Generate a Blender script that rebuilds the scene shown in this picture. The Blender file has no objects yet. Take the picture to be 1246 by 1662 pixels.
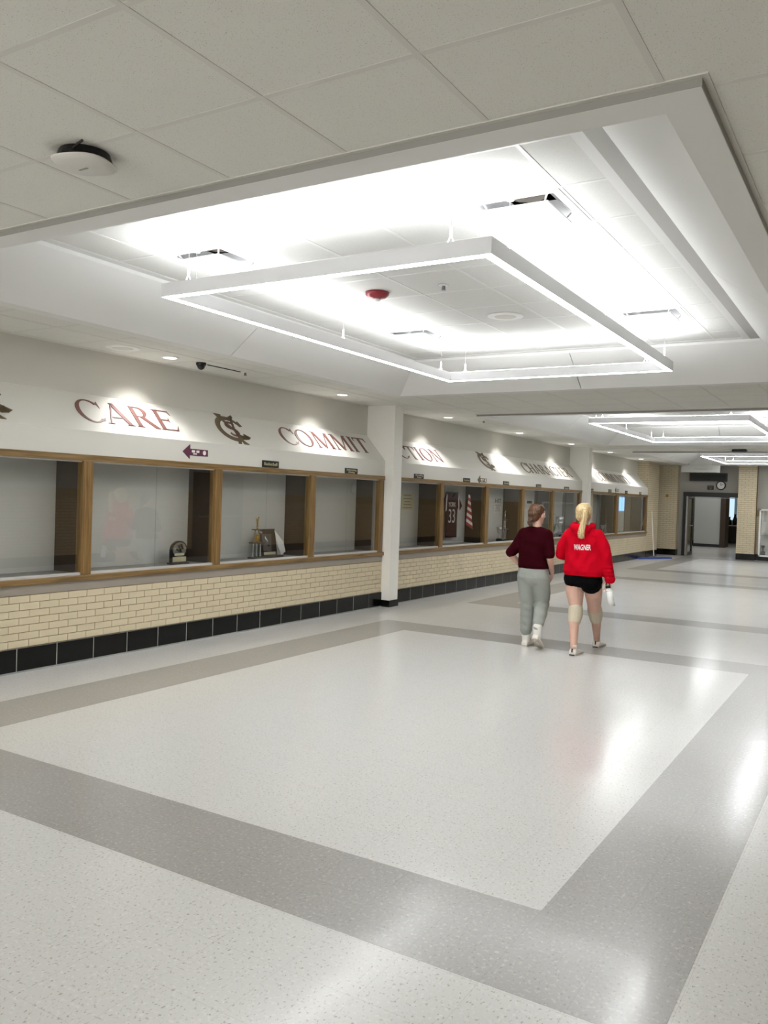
import bpy, bmesh, math, random
from mathutils import Vector, Matrix
from mathutils.bvhtree import BVHTree
random.seed(7)
S = bpy.context.scene
COL = S.collection

# ------------------------------------------------------------------ camera, light, exposure
CAM_H = 1.66
def make_camera():
    yaw, pit, rol, F = math.radians(31.198), math.radians(-1.0967), math.radians(1.887), 1357.34
    f = Vector((-math.sin(yaw)*math.cos(pit), math.cos(yaw)*math.cos(pit), math.sin(pit)))
    r = f.cross(Vector((0, 0, 1))).normalized(); u = r.cross(f)
    c, s = math.cos(rol), math.sin(rol)
    r2 = r*c + u*s; u2 = u*c - r*s
    cam = bpy.data.cameras.new('camera'); o = bpy.data.objects.new('camera', cam); COL.objects.link(o)
    m = Matrix((r2, u2, -f)).transposed().to_4x4(); m.translation = Vector((0, 0, CAM_H))
    o.matrix_world = m
    cam.sensor_fit = 'HORIZONTAL'; cam.sensor_width = 36; cam.lens = F/1246*36
    cam.clip_start = 0.05; cam.clip_end = 200
    S.camera = o
make_camera()
w = bpy.data.worlds.new('world'); S.world = w; w.use_nodes = True
w.node_tree.nodes['Background'].inputs[0].default_value = (0.75, 0.8, 0.85, 1)
w.node_tree.nodes['Background'].inputs[1].default_value = 0.3
S.view_settings.view_transform = 'Standard'; S.view_settings.look = 'None'
S.view_settings.gamma = 1.0; S.view_settings.use_curve_mapping = False
S.view_settings.exposure = 1.76
LED_UP, LED_DOWN = 17.0, 12.0
CAN_W = 15.0
REAR_W = 120.0
S.cycles.max_bounces = 8; S.cycles.diffuse_bounces = 5; S.cycles.glossy_bounces = 4
S.cycles.transparent_max_bounces = 12; S.cycles.caustics_reflective = False; S.cycles.caustics_refractive = False
S.cycles.sample_clamp_indirect = 6.0

# unseen soft fill panel added behind the viewpoint; no glazed entrance stands there
def area(name, loc, rot, sx, sy, watt, col=(1, .99, .97)):
    l = bpy.data.lights.new(name, 'AREA'); l.shape = 'RECTANGLE'; l.size = sx; l.size_y = sy; l.energy = watt; l.color = col
    o = bpy.data.objects.new(name, l); o.location = loc; o.rotation_euler = rot; COL.objects.link(o); return o
area('rear_fill', (-2.6, -8.8, 1.5), (math.radians(90), 0, 0), 7.5, 2.6, REAR_W)
area('hall_fill', (-6.0, 35, 2.95), (0, 0, 0), 2.5, 6, 16)  # added to brighten the hall beyond the door; no fixture there

# ------------------------------------------------------------------ helpers
def link(o, parent=None):
    COL.objects.link(o)
    if parent is not None: o.parent = parent
    return o
def tag(o, label=None, cat=None, group=None, kind=None):
    if label: o['label'] = label
    if cat: o['category'] = cat
    if group: o['group'] = group
    if kind: o['kind'] = kind
    return o
def thing(name, label, cat, loc=(0, 0, 0), group=None):
    o = bpy.data.objects.new(name, None); o.location = loc; o.empty_display_size = .1
    link(o); return tag(o, label, cat, group)
def struct_root(name):
    o = bpy.data.objects.new(name, None); link(o); o['kind'] = 'structure'; return o
def origin(p):
    v = Vector((0, 0, 0))
    while p is not None: v += p.location; p = p.parent
    return v
class MB:
    def __init__(s): s.v = []; s.f = []; s.uv = None
    def add(s, vs, fs):
        b = len(s.v); s.v += [tuple(v) for v in vs]; s.f += [tuple(b+i for i in f) for f in fs]; return s
    def box(s, x0, x1, y0, y1, z0, z1):
        vs = [(x0,y0,z0),(x1,y0,z0),(x1,y1,z0),(x0,y1,z0),(x0,y0,z1),(x1,y0,z1),(x1,y1,z1),(x0,y1,z1)]
        return s.add(vs, [(0,3,2,1),(4,5,6,7),(0,1,5,4),(1,2,6,5),(2,3,7,6),(3,0,4,7)])
    def quad(s, a, b, c, d): return s.add([a,b,c,d], [(0,1,2,3)])
    def hexa(s, a, b):   # two quads joined
        return s.add(list(a)+list(b), [(3,2,1,0),(4,5,6,7),(0,1,5,4),(1,2,6,5),(2,3,7,6),(3,0,4,7)])
    def prism(s, pts, d):   # polygon (3D pts) extruded by vector d
        n = len(pts); P = [Vector(p) for p in pts]; D = Vector(d)
        return s.add(P+[p+D for p in P], [tuple(range(n-1,-1,-1)), tuple(range(n,2*n))]+[(i,(i+1)%n,n+(i+1)%n,n+i) for i in range(n)])
    def tube(s, a, b, ra, rb=None, n=10, cap=True):
        rb = ra if rb is None else rb
        a, b = Vector(a), Vector(b); d = (b-a).normalized()
        u = d.orthogonal().normalized(); v = d.cross(u)
        R = [[p+(u*math.cos(t)+v*math.sin(t))*r for t in [2*math.pi*i/n for i in range(n)]] for p, r in ((a,ra),(b,rb))]
        fs = [(i,(i+1)%n,n+(i+1)%n,n+i) for i in range(n)]
        if cap: fs += [tuple(range(n-1,-1,-1)), tuple(range(n,2*n))]
        return s.add(R[0]+R[1], fs)
    def lathe(s, c, prof, n=20, axis='Z'):  # prof [(r, h)] about an axis through c
        c = Vector(c); rings = []
        for r, h in prof:
            for i in range(n):
                t = 2*math.pi*i/n; a, b = r*math.cos(t), r*math.sin(t)
                rings.append(c+Vector({'Z':(a,b,h),'X':(h,a,b),'Y':(b,h,a)}[axis]))
        m = len(prof); fs = [(k*n+i,k*n+(i+1)%n,(k+1)*n+(i+1)%n,(k+1)*n+i) for k in range(m-1) for i in range(n)]
        fs += [tuple(range(n-1,-1,-1)), tuple(range((m-1)*n,m*n))]
        return s.add(rings, fs)
    def path(s, pts, rs, n=8):
        for i in range(len(pts)-1): s.tube(pts[i], pts[i+1], rs[i], rs[i+1], n)
        return s
    def mesh(s, name, o=Vector((0,0,0)), m=None, smooth=False):
        me = bpy.data.meshes.new(name); me.from_pydata([tuple(Vector(v)-o) for v in s.v], [], s.f)
        me.update()
        if m: me.materials.append(m)
        if smooth:
            me.polygons.foreach_set('use_smooth', [True]*len(me.polygons))
        return me
    def build(s, name, m, parent=None, smooth=False, label=None, kind=None):
        o = bpy.data.objects.new(name, s.mesh(name, origin(parent), m, smooth))
        link(o, parent)
        if label: o['label'] = label
        if kind: o['kind'] = kind
        return o
def box(*a): return MB().box(*a)
def copies(name, me, locs, parent=None):
    org = origin(parent)
    out = []
    for l in locs:
        o = bpy.data.objects.new(name, me); o.location = Vector(l)-org; link(o, parent); out.append(o)
    return out
def bevel(o, wd=.004, seg=2):
    bm = bmesh.new(); bm.from_mesh(o.data)
    bmesh.ops.remove_doubles(bm, verts=bm.verts, dist=1e-5)
    bmesh.ops.bevel(bm, geom=[e for e in bm.edges if len(e.link_faces) == 2 and e.calc_face_angle(0) > .5], offset=wd, segments=seg, affect='EDGES', profile=.5)
    bm.to_mesh(o.data); bm.free(); return o

# ------------------------------------------------------------------ materials
def lin(c):
    return tuple((x/255/12.92 if x/255 <= .04045 else ((x/255+.055)/1.055)**2.4) for x in c)+(1,)
def mat(name, col, rough=.6, metal=0, spec=.5, bump=None, noise=None, srgb=True, coat=0):
    m = bpy.data.materials.new(name); m.use_nodes = True; nt = m.node_tree; b = nt.nodes['Principled BSDF']
    c = lin(col) if srgb else tuple(col)+(1,)
    b.inputs['Base Color'].default_value = c; b.inputs['Roughness'].default_value = rough
    b.inputs['Metallic'].default_value = metal; b.inputs['Specular IOR Level'].default_value = spec
    if coat: b.inputs['Coat Weight'].default_value = coat; b.inputs['Coat Roughness'].default_value = .08
    tc = nt.nodes.new('ShaderNodeTexCoord')
    if noise:   # (scale, amount)
        n = nt.nodes.new('ShaderNodeTexNoise'); n.inputs['Scale'].default_value = noise[0]; n.inputs['Detail'].default_value = 4
        nt.links.new(tc.outputs['Object'], n.inputs['Vector'])
        mr = nt.nodes.new('ShaderNodeMapRange'); mr.inputs[1].default_value = .3; mr.inputs[2].default_value = .7
        mr.inputs[3].default_value = 1-noise[1]; mr.inputs[4].default_value = 1+noise[1]
        nt.links.new(n.outputs[0], mr.inputs[0])
        mx = nt.nodes.new('ShaderNodeVectorMath'); mx.operation = 'SCALE'; mx.inputs[0].default_value = c[:3]
        nt.links.new(mr.outputs[0], mx.inputs['Scale']); nt.links.new(mx.outputs[0], b.inputs['Base Color'])
    if bump:    # (scale, strength, distance)
        n = nt.nodes.new('ShaderNodeTexNoise'); n.inputs['Scale'].default_value = bump[0]; n.inputs['Detail'].default_value = 3
        nt.links.new(tc.outputs['Object'], n.inputs['Vector'])
        bp = nt.nodes.new('ShaderNodeBump'); bp.inputs['Strength'].default_value = bump[1]; bp.inputs['Distance'].default_value = bump[2]
        nt.links.new(n.outputs[0], bp.inputs['Height']); nt.links.new(bp.outputs[0], b.inputs['Normal'])
    return m
def emat(name, col, st):
    m = bpy.data.materials.new(name); m.use_nodes = True; nt = m.node_tree
    nt.nodes.remove(nt.nodes['Principled BSDF']); e = nt.nodes.new('ShaderNodeEmission')
    e.inputs[0].default_value = tuple(col)+(1,); e.inputs[1].default_value = st
    nt.links.new(e.outputs[0], nt.nodes['Material Output'].inputs[0]); return m
def N(nt, t, **kw):
    n = nt.nodes.new(t)
    for k, v in kw.items():
        if isinstance(k, str) and k.startswith('i'): n.inputs[int(k[1:])].default_value = v
        else: setattr(n, k, v)
    return n
def floor_mat(name, base, dark, light):
    """speckled vinyl tile with polish; faint 12-inch joints"""
    m = bpy.data.materials.new(name); m.use_nodes = True; nt = m.node_tree; L = nt.links.new
    b = nt.nodes['Principled BSDF']
    g = N(nt, 'ShaderNodeNewGeometry')
    mp = N(nt, 'ShaderNodeMapping'); L(g.outputs['Position'], mp.inputs[0]); mp.inputs['Scale'].default_value = (1, .62, 1)
    n1 = N(nt, 'ShaderNodeTexNoise'); n1.inputs['Scale'].default_value = 95; n1.inputs['Detail'].default_value = 2
    L(mp.outputs[0], n1.inputs['Vector'])
    r1 = N(nt, 'ShaderNodeValToRGB'); r1.color_ramp.elements[0].position = .60; r1.color_ramp.elements[1].position = .70
    L(n1.outputs[0], r1.inputs[0])
    n2 = N(nt, 'ShaderNodeTexNoise'); n2.inputs['Scale'].default_value = 60; n2.inputs['Detail'].default_value = 2
    L(g.outputs['Position'], n2.inputs['Vector'])
    r2 = N(nt, 'ShaderNodeValToRGB'); r2.color_ramp.elements[0].position = .56; r2.color_ramp.elements[1].position = .72
    L(n2.outputs[0], r2.inputs[0])
    m1 = N(nt, 'ShaderNodeMix', data_type='RGBA'); m1.inputs[6].default_value = lin(base); m1.inputs[7].default_value = lin(dark)
    L(r1.outputs[0], m1.inputs[0])
    m2 = N(nt, 'ShaderNodeMix', data_type='RGBA'); m2.inputs[7].default_value = lin(light)
    L(r2.outputs[0], m2.inputs[0]); L(m1.outputs[2], m2.inputs[6])
    # joints
    mj = N(nt, 'ShaderNodeTexBrick'); mj.offset = 0; mj.inputs['Scale'].default_value = 1
    mj.inputs['Mortar Size'].default_value = .0012; mj.inputs['Brick Width'].default_value = .305; mj.inputs['Row Height'].default_value = .305
    mj.inputs['Mortar Smooth'].default_value = .3
    mq = N(nt, 'ShaderNodeMapping'); mq.inputs['Location'].default_value = (1.15, -3.23, 0); L(g.outputs['Position'], mq.inputs[0]); L(mq.outputs[0], mj.inputs['Vector'])
    m3 = N(nt, 'ShaderNodeMix', data_type='RGBA', blend_type='MULTIPLY'); L(m2.outputs[2], m3.inputs[6]); m3.inputs[7].default_value = (.82, .82, .82, 1)
    L(mj.outputs['Fac'], m3.inputs[0]); L(m3.outputs[2], b.inputs['Base Color'])
    b.inputs['Roughness'].default_value = .32
    b.inputs['Specular IOR Level'].default_value = .45
    b.inputs['Coat Weight'].default_value = .55; b.inputs['Coat IOR'].default_value = 1.5
    # waxed sheen: slightly uneven
    n3 = N(nt, 'ShaderNodeTexNoise'); n3.inputs['Scale'].default_value = 1.6; n3.inputs['Detail'].default_value = 5
    L(g.outputs['Position'], n3.inputs['Vector'])
    mr = N(nt, 'ShaderNodeMapRange', i1=.3, i2=.7, i3=.12, i4=.18); L(n3.outputs[0], mr.inputs[0]); L(mr.outputs[0], b.inputs['Coat Roughness'])
    n4 = N(nt, 'ShaderNodeTexNoise'); n4.inputs['Scale'].default_value = 5.0; n4.inputs['Detail'].default_value = 3
    L(g.outputs['Position'], n4.inputs['Vector'])
    ms = N(nt, 'ShaderNodeMapping'); L(g.outputs['Position'], ms.inputs[0]); ms.inputs['Scale'].default_value = (3, 11, 1); ms.inputs['Rotation'].default_value = (0, 0, .25)
    n5 = N(nt, 'ShaderNodeTexNoise'); n5.inputs['Scale'].default_value = 1.0; n5.inputs['Detail'].default_value = 4
    L(ms.outputs[0], n5.inputs['Vector'])
    ad = N(nt, 'ShaderNodeMath', operation='ADD'); L(n4.outputs[0], ad.inputs[0]); L(n5.outputs[0], ad.inputs[1])
    bp = N(nt, 'ShaderNodeBump'); bp.inputs['Strength'].default_value = .07; bp.inputs['Distance'].default_value = .015
    L(ad.outputs[0], bp.inputs['Height']); L(bp.outputs[0], b.inputs['Coat Normal'])
    return m
def tile_mat(name, base, hole):
    m = bpy.data.materials.new(name); m.use_nodes = True; nt = m.node_tree; L = nt.links.new
    b = nt.nodes['Principled BSDF']; b.inputs['Roughness'].default_value = .9; b.inputs['Specular IOR Level'].default_value = .2
    g = N(nt, 'ShaderNodeNewGeometry')
    n1 = N(nt, 'ShaderNodeTexNoise'); n1.inputs['Scale'].default_value = 230; n1.inputs['Detail'].default_value = 1
    L(g.outputs['Position'], n1.inputs['Vector'])
    r1 = N(nt, 'ShaderNodeValToRGB'); r1.color_ramp.elements[0].position = .66; r1.color_ramp.elements[1].position = .72
    L(n1.outputs[0], r1.inputs[0])
    m1 = N(nt, 'ShaderNodeMix', data_type='RGBA'); m1.inputs[6].default_value = lin(base); m1.inputs[7].default_value = lin(hole)
    L(r1.outputs[0], m1.inputs[0]); L(m1.outputs[2], b.inputs['Base Color'])
    bp = N(nt, 'ShaderNodeBump'); bp.inputs['Strength'].default_value = .3; bp.inputs['Distance'].default_value = .002; bp.invert = True
    L(r1.outputs[0], bp.inputs['Height']); L(bp.outputs[0], b.inputs['Normal'])
    return m
def wood_mat(name, c1, c2, axis='Y'):
    m = bpy.data.materials.new(name); m.use_nodes = True; nt = m.node_tree; L = nt.links.new
    b = nt.nodes['Principled BSDF']; b.inputs['Roughness'].default_value = .38
    g = N(nt, 'ShaderNodeNewGeometry'); mp = N(nt, 'ShaderNodeMapping'); L(g.outputs['Position'], mp.inputs[0])
    mp.inputs['Scale'].default_value = {'Y': (60, 2.5, 60), 'Z': (60, 60, 2.5)}[axis]
    n1 = N(nt, 'ShaderNodeTexNoise'); n1.inputs['Scale'].default_value = 1; n1.inputs['Detail'].default_value = 5; L(mp.outputs[0], n1.inputs['Vector'])
    r = N(nt, 'ShaderNodeValToRGB'); r.color_ramp.elements[0].position = .3; r.color_ramp.elements[1].position = .7
    r.color_ramp.elements[0].color = lin(c1); r.color_ramp.elements[1].color = lin(c2)
    L(n1.outputs[0], r.inputs[0]); L(r.outputs[0], b.inputs['Base Color']); return m
def glass_mat(name, tint=(.975, .985, .98)):
    m = bpy.data.materials.new(name); m.use_nodes = True; nt = m.node_tree; L = nt.links.new
    nt.nodes.remove(nt.nodes['Principled BSDF'])
    lw = N(nt, 'ShaderNodeLayerWeight'); lw.inputs[0].default_value = .5
    pw = N(nt, 'ShaderNodeMath', operation='POWER', i1=5.0); L(lw.outputs['Facing'], pw.inputs[0])
    fr = N(nt, 'ShaderNodeMath', operation='MULTIPLY_ADD', i1=.92, i2=.08); L(pw.outputs[0], fr.inputs[0])
    t = N(nt, 'ShaderNodeBsdfTransparent'); t.inputs[0].default_value = tuple(tint)+(1,)
    gl = N(nt, 'ShaderNodeBsdfGlossy'); gl.inputs['Roughness'].default_value = .01
    mx = N(nt, 'ShaderNodeMixShader'); L(fr.outputs[0], mx.inputs[0]); L(t.outputs[0], mx.inputs[1]); L(gl.outputs[0], mx.inputs[2])
    L(mx.outputs[0], nt.nodes['Material Output'].inputs[0]); return m
def brick_wall_mat(name):
    m = bpy.data.materials.new(name); m.use_nodes = True; nt = m.node_tree; L = nt.links.new
    b = nt.nodes['Principled BSDF']; b.inputs['Roughness'].default_value = .4
    g = N(nt, 'ShaderNodeNewGeometry'); sp = N(nt, 'ShaderNodeSeparateXYZ'); L(g.outputs['Position'], sp.inputs[0])
    cb = N(nt, 'ShaderNodeCombineXYZ'); L(sp.outputs[1], cb.inputs[0]); L(sp.outputs[2], cb.inputs[1])
    bt = N(nt, 'ShaderNodeTexBrick'); bt.inputs['Scale'].default_value = 1; bt.inputs['Brick Width'].default_value = .2055
    bt.inputs['Row Height'].default_value = .0655; bt.inputs['Mortar Size'].default_value = .004
    bt.inputs['Color1'].default_value = lin((196,170,128)); bt.inputs['Color2'].default_value = lin((184,158,118)); bt.inputs['Mortar'].default_value = lin((110,88,60))
    L(cb.outputs[0], bt.inputs['Vector']); L(bt.outputs[0], b.inputs['Base Color']); return m

M = dict(
 wall=mat('painted_wall', (203,201,192), .7, bump=(90,.08,.003)),
 ledge=mat('painted_ledge', (224,222,215), .65, bump=(90,.05,.002)),
 fascia=mat('painted_fascia', (212,210,203), .6, bump=(90,.05,.002)),
 dry=mat('drywall_white', (222,222,220), .75, bump=(60,.04,.002)),
 column=mat('painted_column', (236,234,228), .55),
 tile=tile_mat('ceiling_tile_low', (218,217,211), (172,169,162)),
 tileu=tile_mat('ceiling_tile_high', (212,212,209), (186,186,183)),
 grid=mat('ceiling_tee_bar', (208,206,200), .7),
 soffit=mat('grey_soffit', (178,177,173), .7), gridu=mat('ceiling_tee_bar_white', (218,218,216), .5),
 trim=mat('trim_lip', (204,202,196), .5), edge=mat('coffer_edge_shade', (150,149,144), .6),
 void=mat('dark_void', (28,28,30), .9),
 floorw=floor_mat('vinyl_white', (209,208,205), (160,157,148), (222,221,217)),
 floorg=floor_mat('vinyl_grey', (156,153,149), (132,129,122), (180,178,172)),
 brick=mat('cream_glazed_brick', (208,195,166), .42, noise=(3.5,.06)),
 brickd=mat('tan_glazed_brick', (158,136,86), .42, noise=(3.5,.07)),
 mortar=mat('brick_mortar', (146,122,86), .9, noise=(40,.1)),
 base=mat('black_glazed_tile', (9,11,10), .16, noise=(9,.25), spec=.3),
 grout=mat('base_grout', (150,152,148), .8),
 taupe=mat('taupe_painted_band', (150,141,130), .6),
 oak=wood_mat('oak_rail', (98,76,42), (146,116,70), 'Y'),
 oakz=wood_mat('oak_post', (96,72,38), (148,114,64), 'Z'),
 alu=mat('aluminium_track', (208,208,206), .45, metal=.2),
 steel=mat('satin_steel', (150,150,150), .3, metal=.9),
 glass=glass_mat('case_glass'),
 panel=mat('grey_fabric_panel', (212,210,206), .9, bump=(300,.2,.001)),
 panelb=mat('brown_fabric_panel', (120,106,84), .9),
 divider=mat('dark_case_divider', (58,42,26), .5),
 caseroof=mat('case_roof', (90,90,86), .8),
 shelf=mat('case_shelf', (150,148,142), .5),
 letter=mat('maroon_bronze_lettering', (122,84,78), .45),
 letterd=mat('brown_bronze_lettering', (112,96,72), .45),
 maroon=mat('maroon_vinyl', (92,34,62), .5),
 black=mat('black_plastic', (9,9,9), .4),
 plate=mat('black_sign_plate', (24,22,14), .35),
 cream=mat('cream_print', (205,196,160), .6),
 white=mat('white_plastic', (228,228,226), .45),
 whitep=mat('white_print', (226,222,220), .6),
 red=mat('red_plastic', (140,40,50), .35),
 cable=mat('steel_cable', (190,190,190), .35, metal=.7),
 housing=mat('fixture_white_enamel', (214,214,216), .5),
 down=emat('led_down_lens', (.965, .985, 1), LED_DOWN),
 up=emat('led_up_lens', (.965, .985, 1), LED_UP),
 can=emat('can_lamp', (1, .97, .92), 1.2),
 backwall=mat('far_wall_paint', (168,166,158), .7),
 brickw=brick_wall_mat('side_brick_pattern'),
 darkw=mat('dark_door_wood', (46,30,18), .4),
 gold=mat('gold_plastic', (176,140,60), .28, metal=.8),
 silver=mat('silver_plastic', (196,198,200), .25, metal=.8),
 walnut=mat('walnut_base', (48,34,24), .35),
 olive=mat('olive_curved_wall', (116,118,92), .7, noise=(2,.12)),
 hallpanel=mat('hall_white_panel', (182,186,184), .6),
 blue=mat('blue_cloth', (52,74,140), .8),
 flagr=mat('flag_red', (150,24,34), .8), flagw=mat('flag_white', (214,200,196), .8),
 jersey=mat('jersey_maroon', (62,18,24), .85, bump=(200,.2,.001)),
 green=mat('green_leaf', (30,92,58), .6),
 skin=mat('skin', (206,166,148), .5, noise=(14,.05)),
 shirt=mat('maroon_shirt_cloth', (46,2,10), .95, spec=.08, bump=(28,.35,.01)),
 pants=mat('grey_sweatpants_cloth', (148,152,146), .95, bump=(22,.45,.012)),
 hoodie=mat('red_hoodie_cloth', (190,2,30), .95, spec=.1, bump=(20,.45,.014)),
 shorts=mat('black_spandex', (5,5,6), .85, spec=.1),
 pad=mat('beige_knee_pad', (196,186,164), .9, bump=(120,.2,.002)),
 sock=mat('white_sock', (224,222,216), .9),
 shoe=mat('white_shoe', (224,218,210), .6),
 sole=mat('shoe_sole', (186,178,166), .8),
 hairb=mat('brown_hair', (84,54,28), .45, noise=(40,.35)),
 hairy=mat('blonde_hair', (214,192,146), .42, noise=(45,.22)),
 eye=mat('eye_white', (230,230,228), .2),
 bottle=mat('white_bottle', (232,232,230), .3),
)
def hair_mat(name, c1, c2):
    m = mat(name, c1, .42); nt = m.node_tree; b = nt.nodes['Principled BSDF']; tc = nt.nodes.new('ShaderNodeTexCoord'); mp = nt.nodes.new('ShaderNodeMapping')
    mp.inputs['Scale'].default_value = (150, 110, 7); nt.links.new(tc.outputs['Object'], mp.inputs[0])
    n = nt.nodes.new('ShaderNodeTexNoise'); n.inputs['Scale'].default_value = 1; n.inputs['Detail'].default_value = 3; nt.links.new(mp.outputs[0], n.inputs['Vector'])
    r = nt.nodes.new('ShaderNodeValToRGB'); r.color_ramp.elements[0].position = .36; r.color_ramp.elements[1].position = .64
    r.color_ramp.elements[0].color = lin(c2); r.color_ramp.elements[1].color = lin(c1); nt.links.new(n.outputs[0], r.inputs[0]); nt.links.new(r.outputs[0], b.inputs['Base Color'])
    return m
M['hairb'] = hair_mat('brown_hair_strand', (104,68,36), (52,30,16)); M['hairy'] = hair_mat('blonde_hair_strand', (226,206,162), (170,138,88))
M['sky'] = emat('lit_blue_window', (.25, .5, .95), .8)

# ------------------------------------------------------------------ layout numbers (metres)
XW = -6.51       # face of the window wall
XU = -6.845      # upper wall, set back
ZC = 3.012       # low ceiling
ZU = 3.36        # raised ceiling inside the coffers
XR = 1.70        # right wall
YB, YE = -9.0, 29.3
PITCH = 9.45
CX0, CX1 = -5.735, -0.55        # coffer outer
CY0, CY1 = 2.76, 9.69

# ------------------------------------------------------------------ floor
fl = struct_root('floor')
box(-9.5, XR+.2, YB-.2, 48, -.12, 0).build('slab', M['floorw'], fl)
def ring(mb, x0, x1, y0, y1, wd, z0, z1):
    o = [(x0,y0),(x1,y0),(x1,y1),(x0,y1)]; i = [(x0+wd,y0+wd),(x1-wd,y0+wd),(x1-wd,y1-wd),(x0+wd,y1-wd)]
    vs = [(a,b,z) for z in (z0,z1) for q in (o,i) for a,b in q]; fs = []
    for n in range(4):
        m = (n+1) % 4
        fs += [(n,4+n,4+m,m), (8+n,8+m,12+m,12+n), (n,m,8+m,8+n), (4+m,4+n,12+n,12+m)]
    mb.add(vs, fs)
for k in range(-1, 3):
    y0 = 2.63+PITCH*k
    y1 = y0+7.01
    mb = MB(); ring(mb, -5.73, -.55, y0, min(y1, 28.6), .6, -.01, .0006)
    mb.build('border_band', M['floorg'], fl, label='grey rectangular band inlaid in the white vinyl floor')

# ------------------------------------------------------------------ ceiling
ce = struct_root('ceiling')
CELL = .6096
tx = [-.682-CELL*k for k in range(-4, 12)]; tx = sorted(tx)
ty = [2.24+CELL*k for k in range(-19, 46)]
coffers = [(CX0, CX1, CY0+PITCH*k, min(CY1+PITCH*k, 28.3)) for k in range(-1, 3)]
def subtract(r, holes):
    out = [r]
    for h in holes:
        nxt = []
        for (a, b, c, d) in out:
            if h[0] >= b or h[1] <= a or h[2] >= d or h[3] <= c: nxt.append((a, b, c, d)); continue
            if a < h[0]: nxt.append((a, h[0], c, d))
            if b > h[1]: nxt.append((h[1], b, c, d))
            a2, b2 = max(a, h[0]), min(b, h[1])
            if c < h[2]: nxt.append((a2, b2, c, h[2]))
            if d > h[3]: nxt.append((a2, b2, h[3], d))
        out = nxt
    return [q for q in out if q[1]-q[0] > .02 and q[3]-q[2] > .02]
gap = .012
low_full = box(-CELL/2+gap, CELL/2-gap, -CELL/2+gap, CELL/2-gap, 0, .018).mesh('ceiling_tile', m=M['tile'])
rest = MB(); n_ind = 0
for i in range(len(tx)-1):
    for j in range(len(ty)-1):
        r = (max(tx[i], XU-.0), min(tx[i+1], XR), max(ty[j], YB), min(ty[j+1], YE))
        if r[0] >= r[1] or r[2] >= r[3]: continue
        ps = subtract(r, coffers)
        if not ps: continue
        cx, cy = (r[0]+r[1])/2, (r[2]+r[3])/2
        near = .7 < cy < 11.5 and cx < .6 and (cx+.2 < -.1*cy or cy < 4) and -cx < 1.45*cy+1.6
        full = len(ps) == 1 and abs(ps[0][1]-ps[0][0]-CELL) < 1e-3 and abs(ps[0][3]-ps[0][2]-CELL) < 1e-3
        G = lambda v, e: gap if abs(v-e) < 1e-6 else 0
        if near and n_ind < 290 and full:
            n_ind += 1; copies('ceiling_tile', low_full, [(cx, cy, ZC+.002)], ce); continue
        mb = MB() if (near and n_ind < 290) else rest
        for q in ps: mb.box(q[0]+G(q[0], r[0]), q[1]-G(q[1], r[1]), q[2]+G(q[2], r[2]), q[3]-G(q[3], r[3]), ZC+.002, ZC+.02)
        if mb is not rest: n_ind += 1; mb.build('ceiling_tile', M['tile'], ce)
rest.build('distant_ceiling_tile', M['tile'], ce, kind='stuff')
# tee bars of the low grid
g = MB()
for x in tx:
    for q in subtract((x-gap, x+gap, YB, YE), coffers): g.box(*q, ZC, ZC+.03)
for y in ty:
    for q in subtract((XU, XR, y-gap, y+gap), coffers): g.box(*q, ZC+.0008, ZC+.03)
g.box(XU, XU+.02, YB, YE, ZC-.001, ZC+.03)
# plenum lid above the tiles so no light leaks
for q in subtract((XU-.2, XR+.2, YB-.2, YE+1), coffers): g.box(*q, ZC+.03, ZC+.05)
g.build('ceiling_grid', M['grid'], ce)

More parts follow.
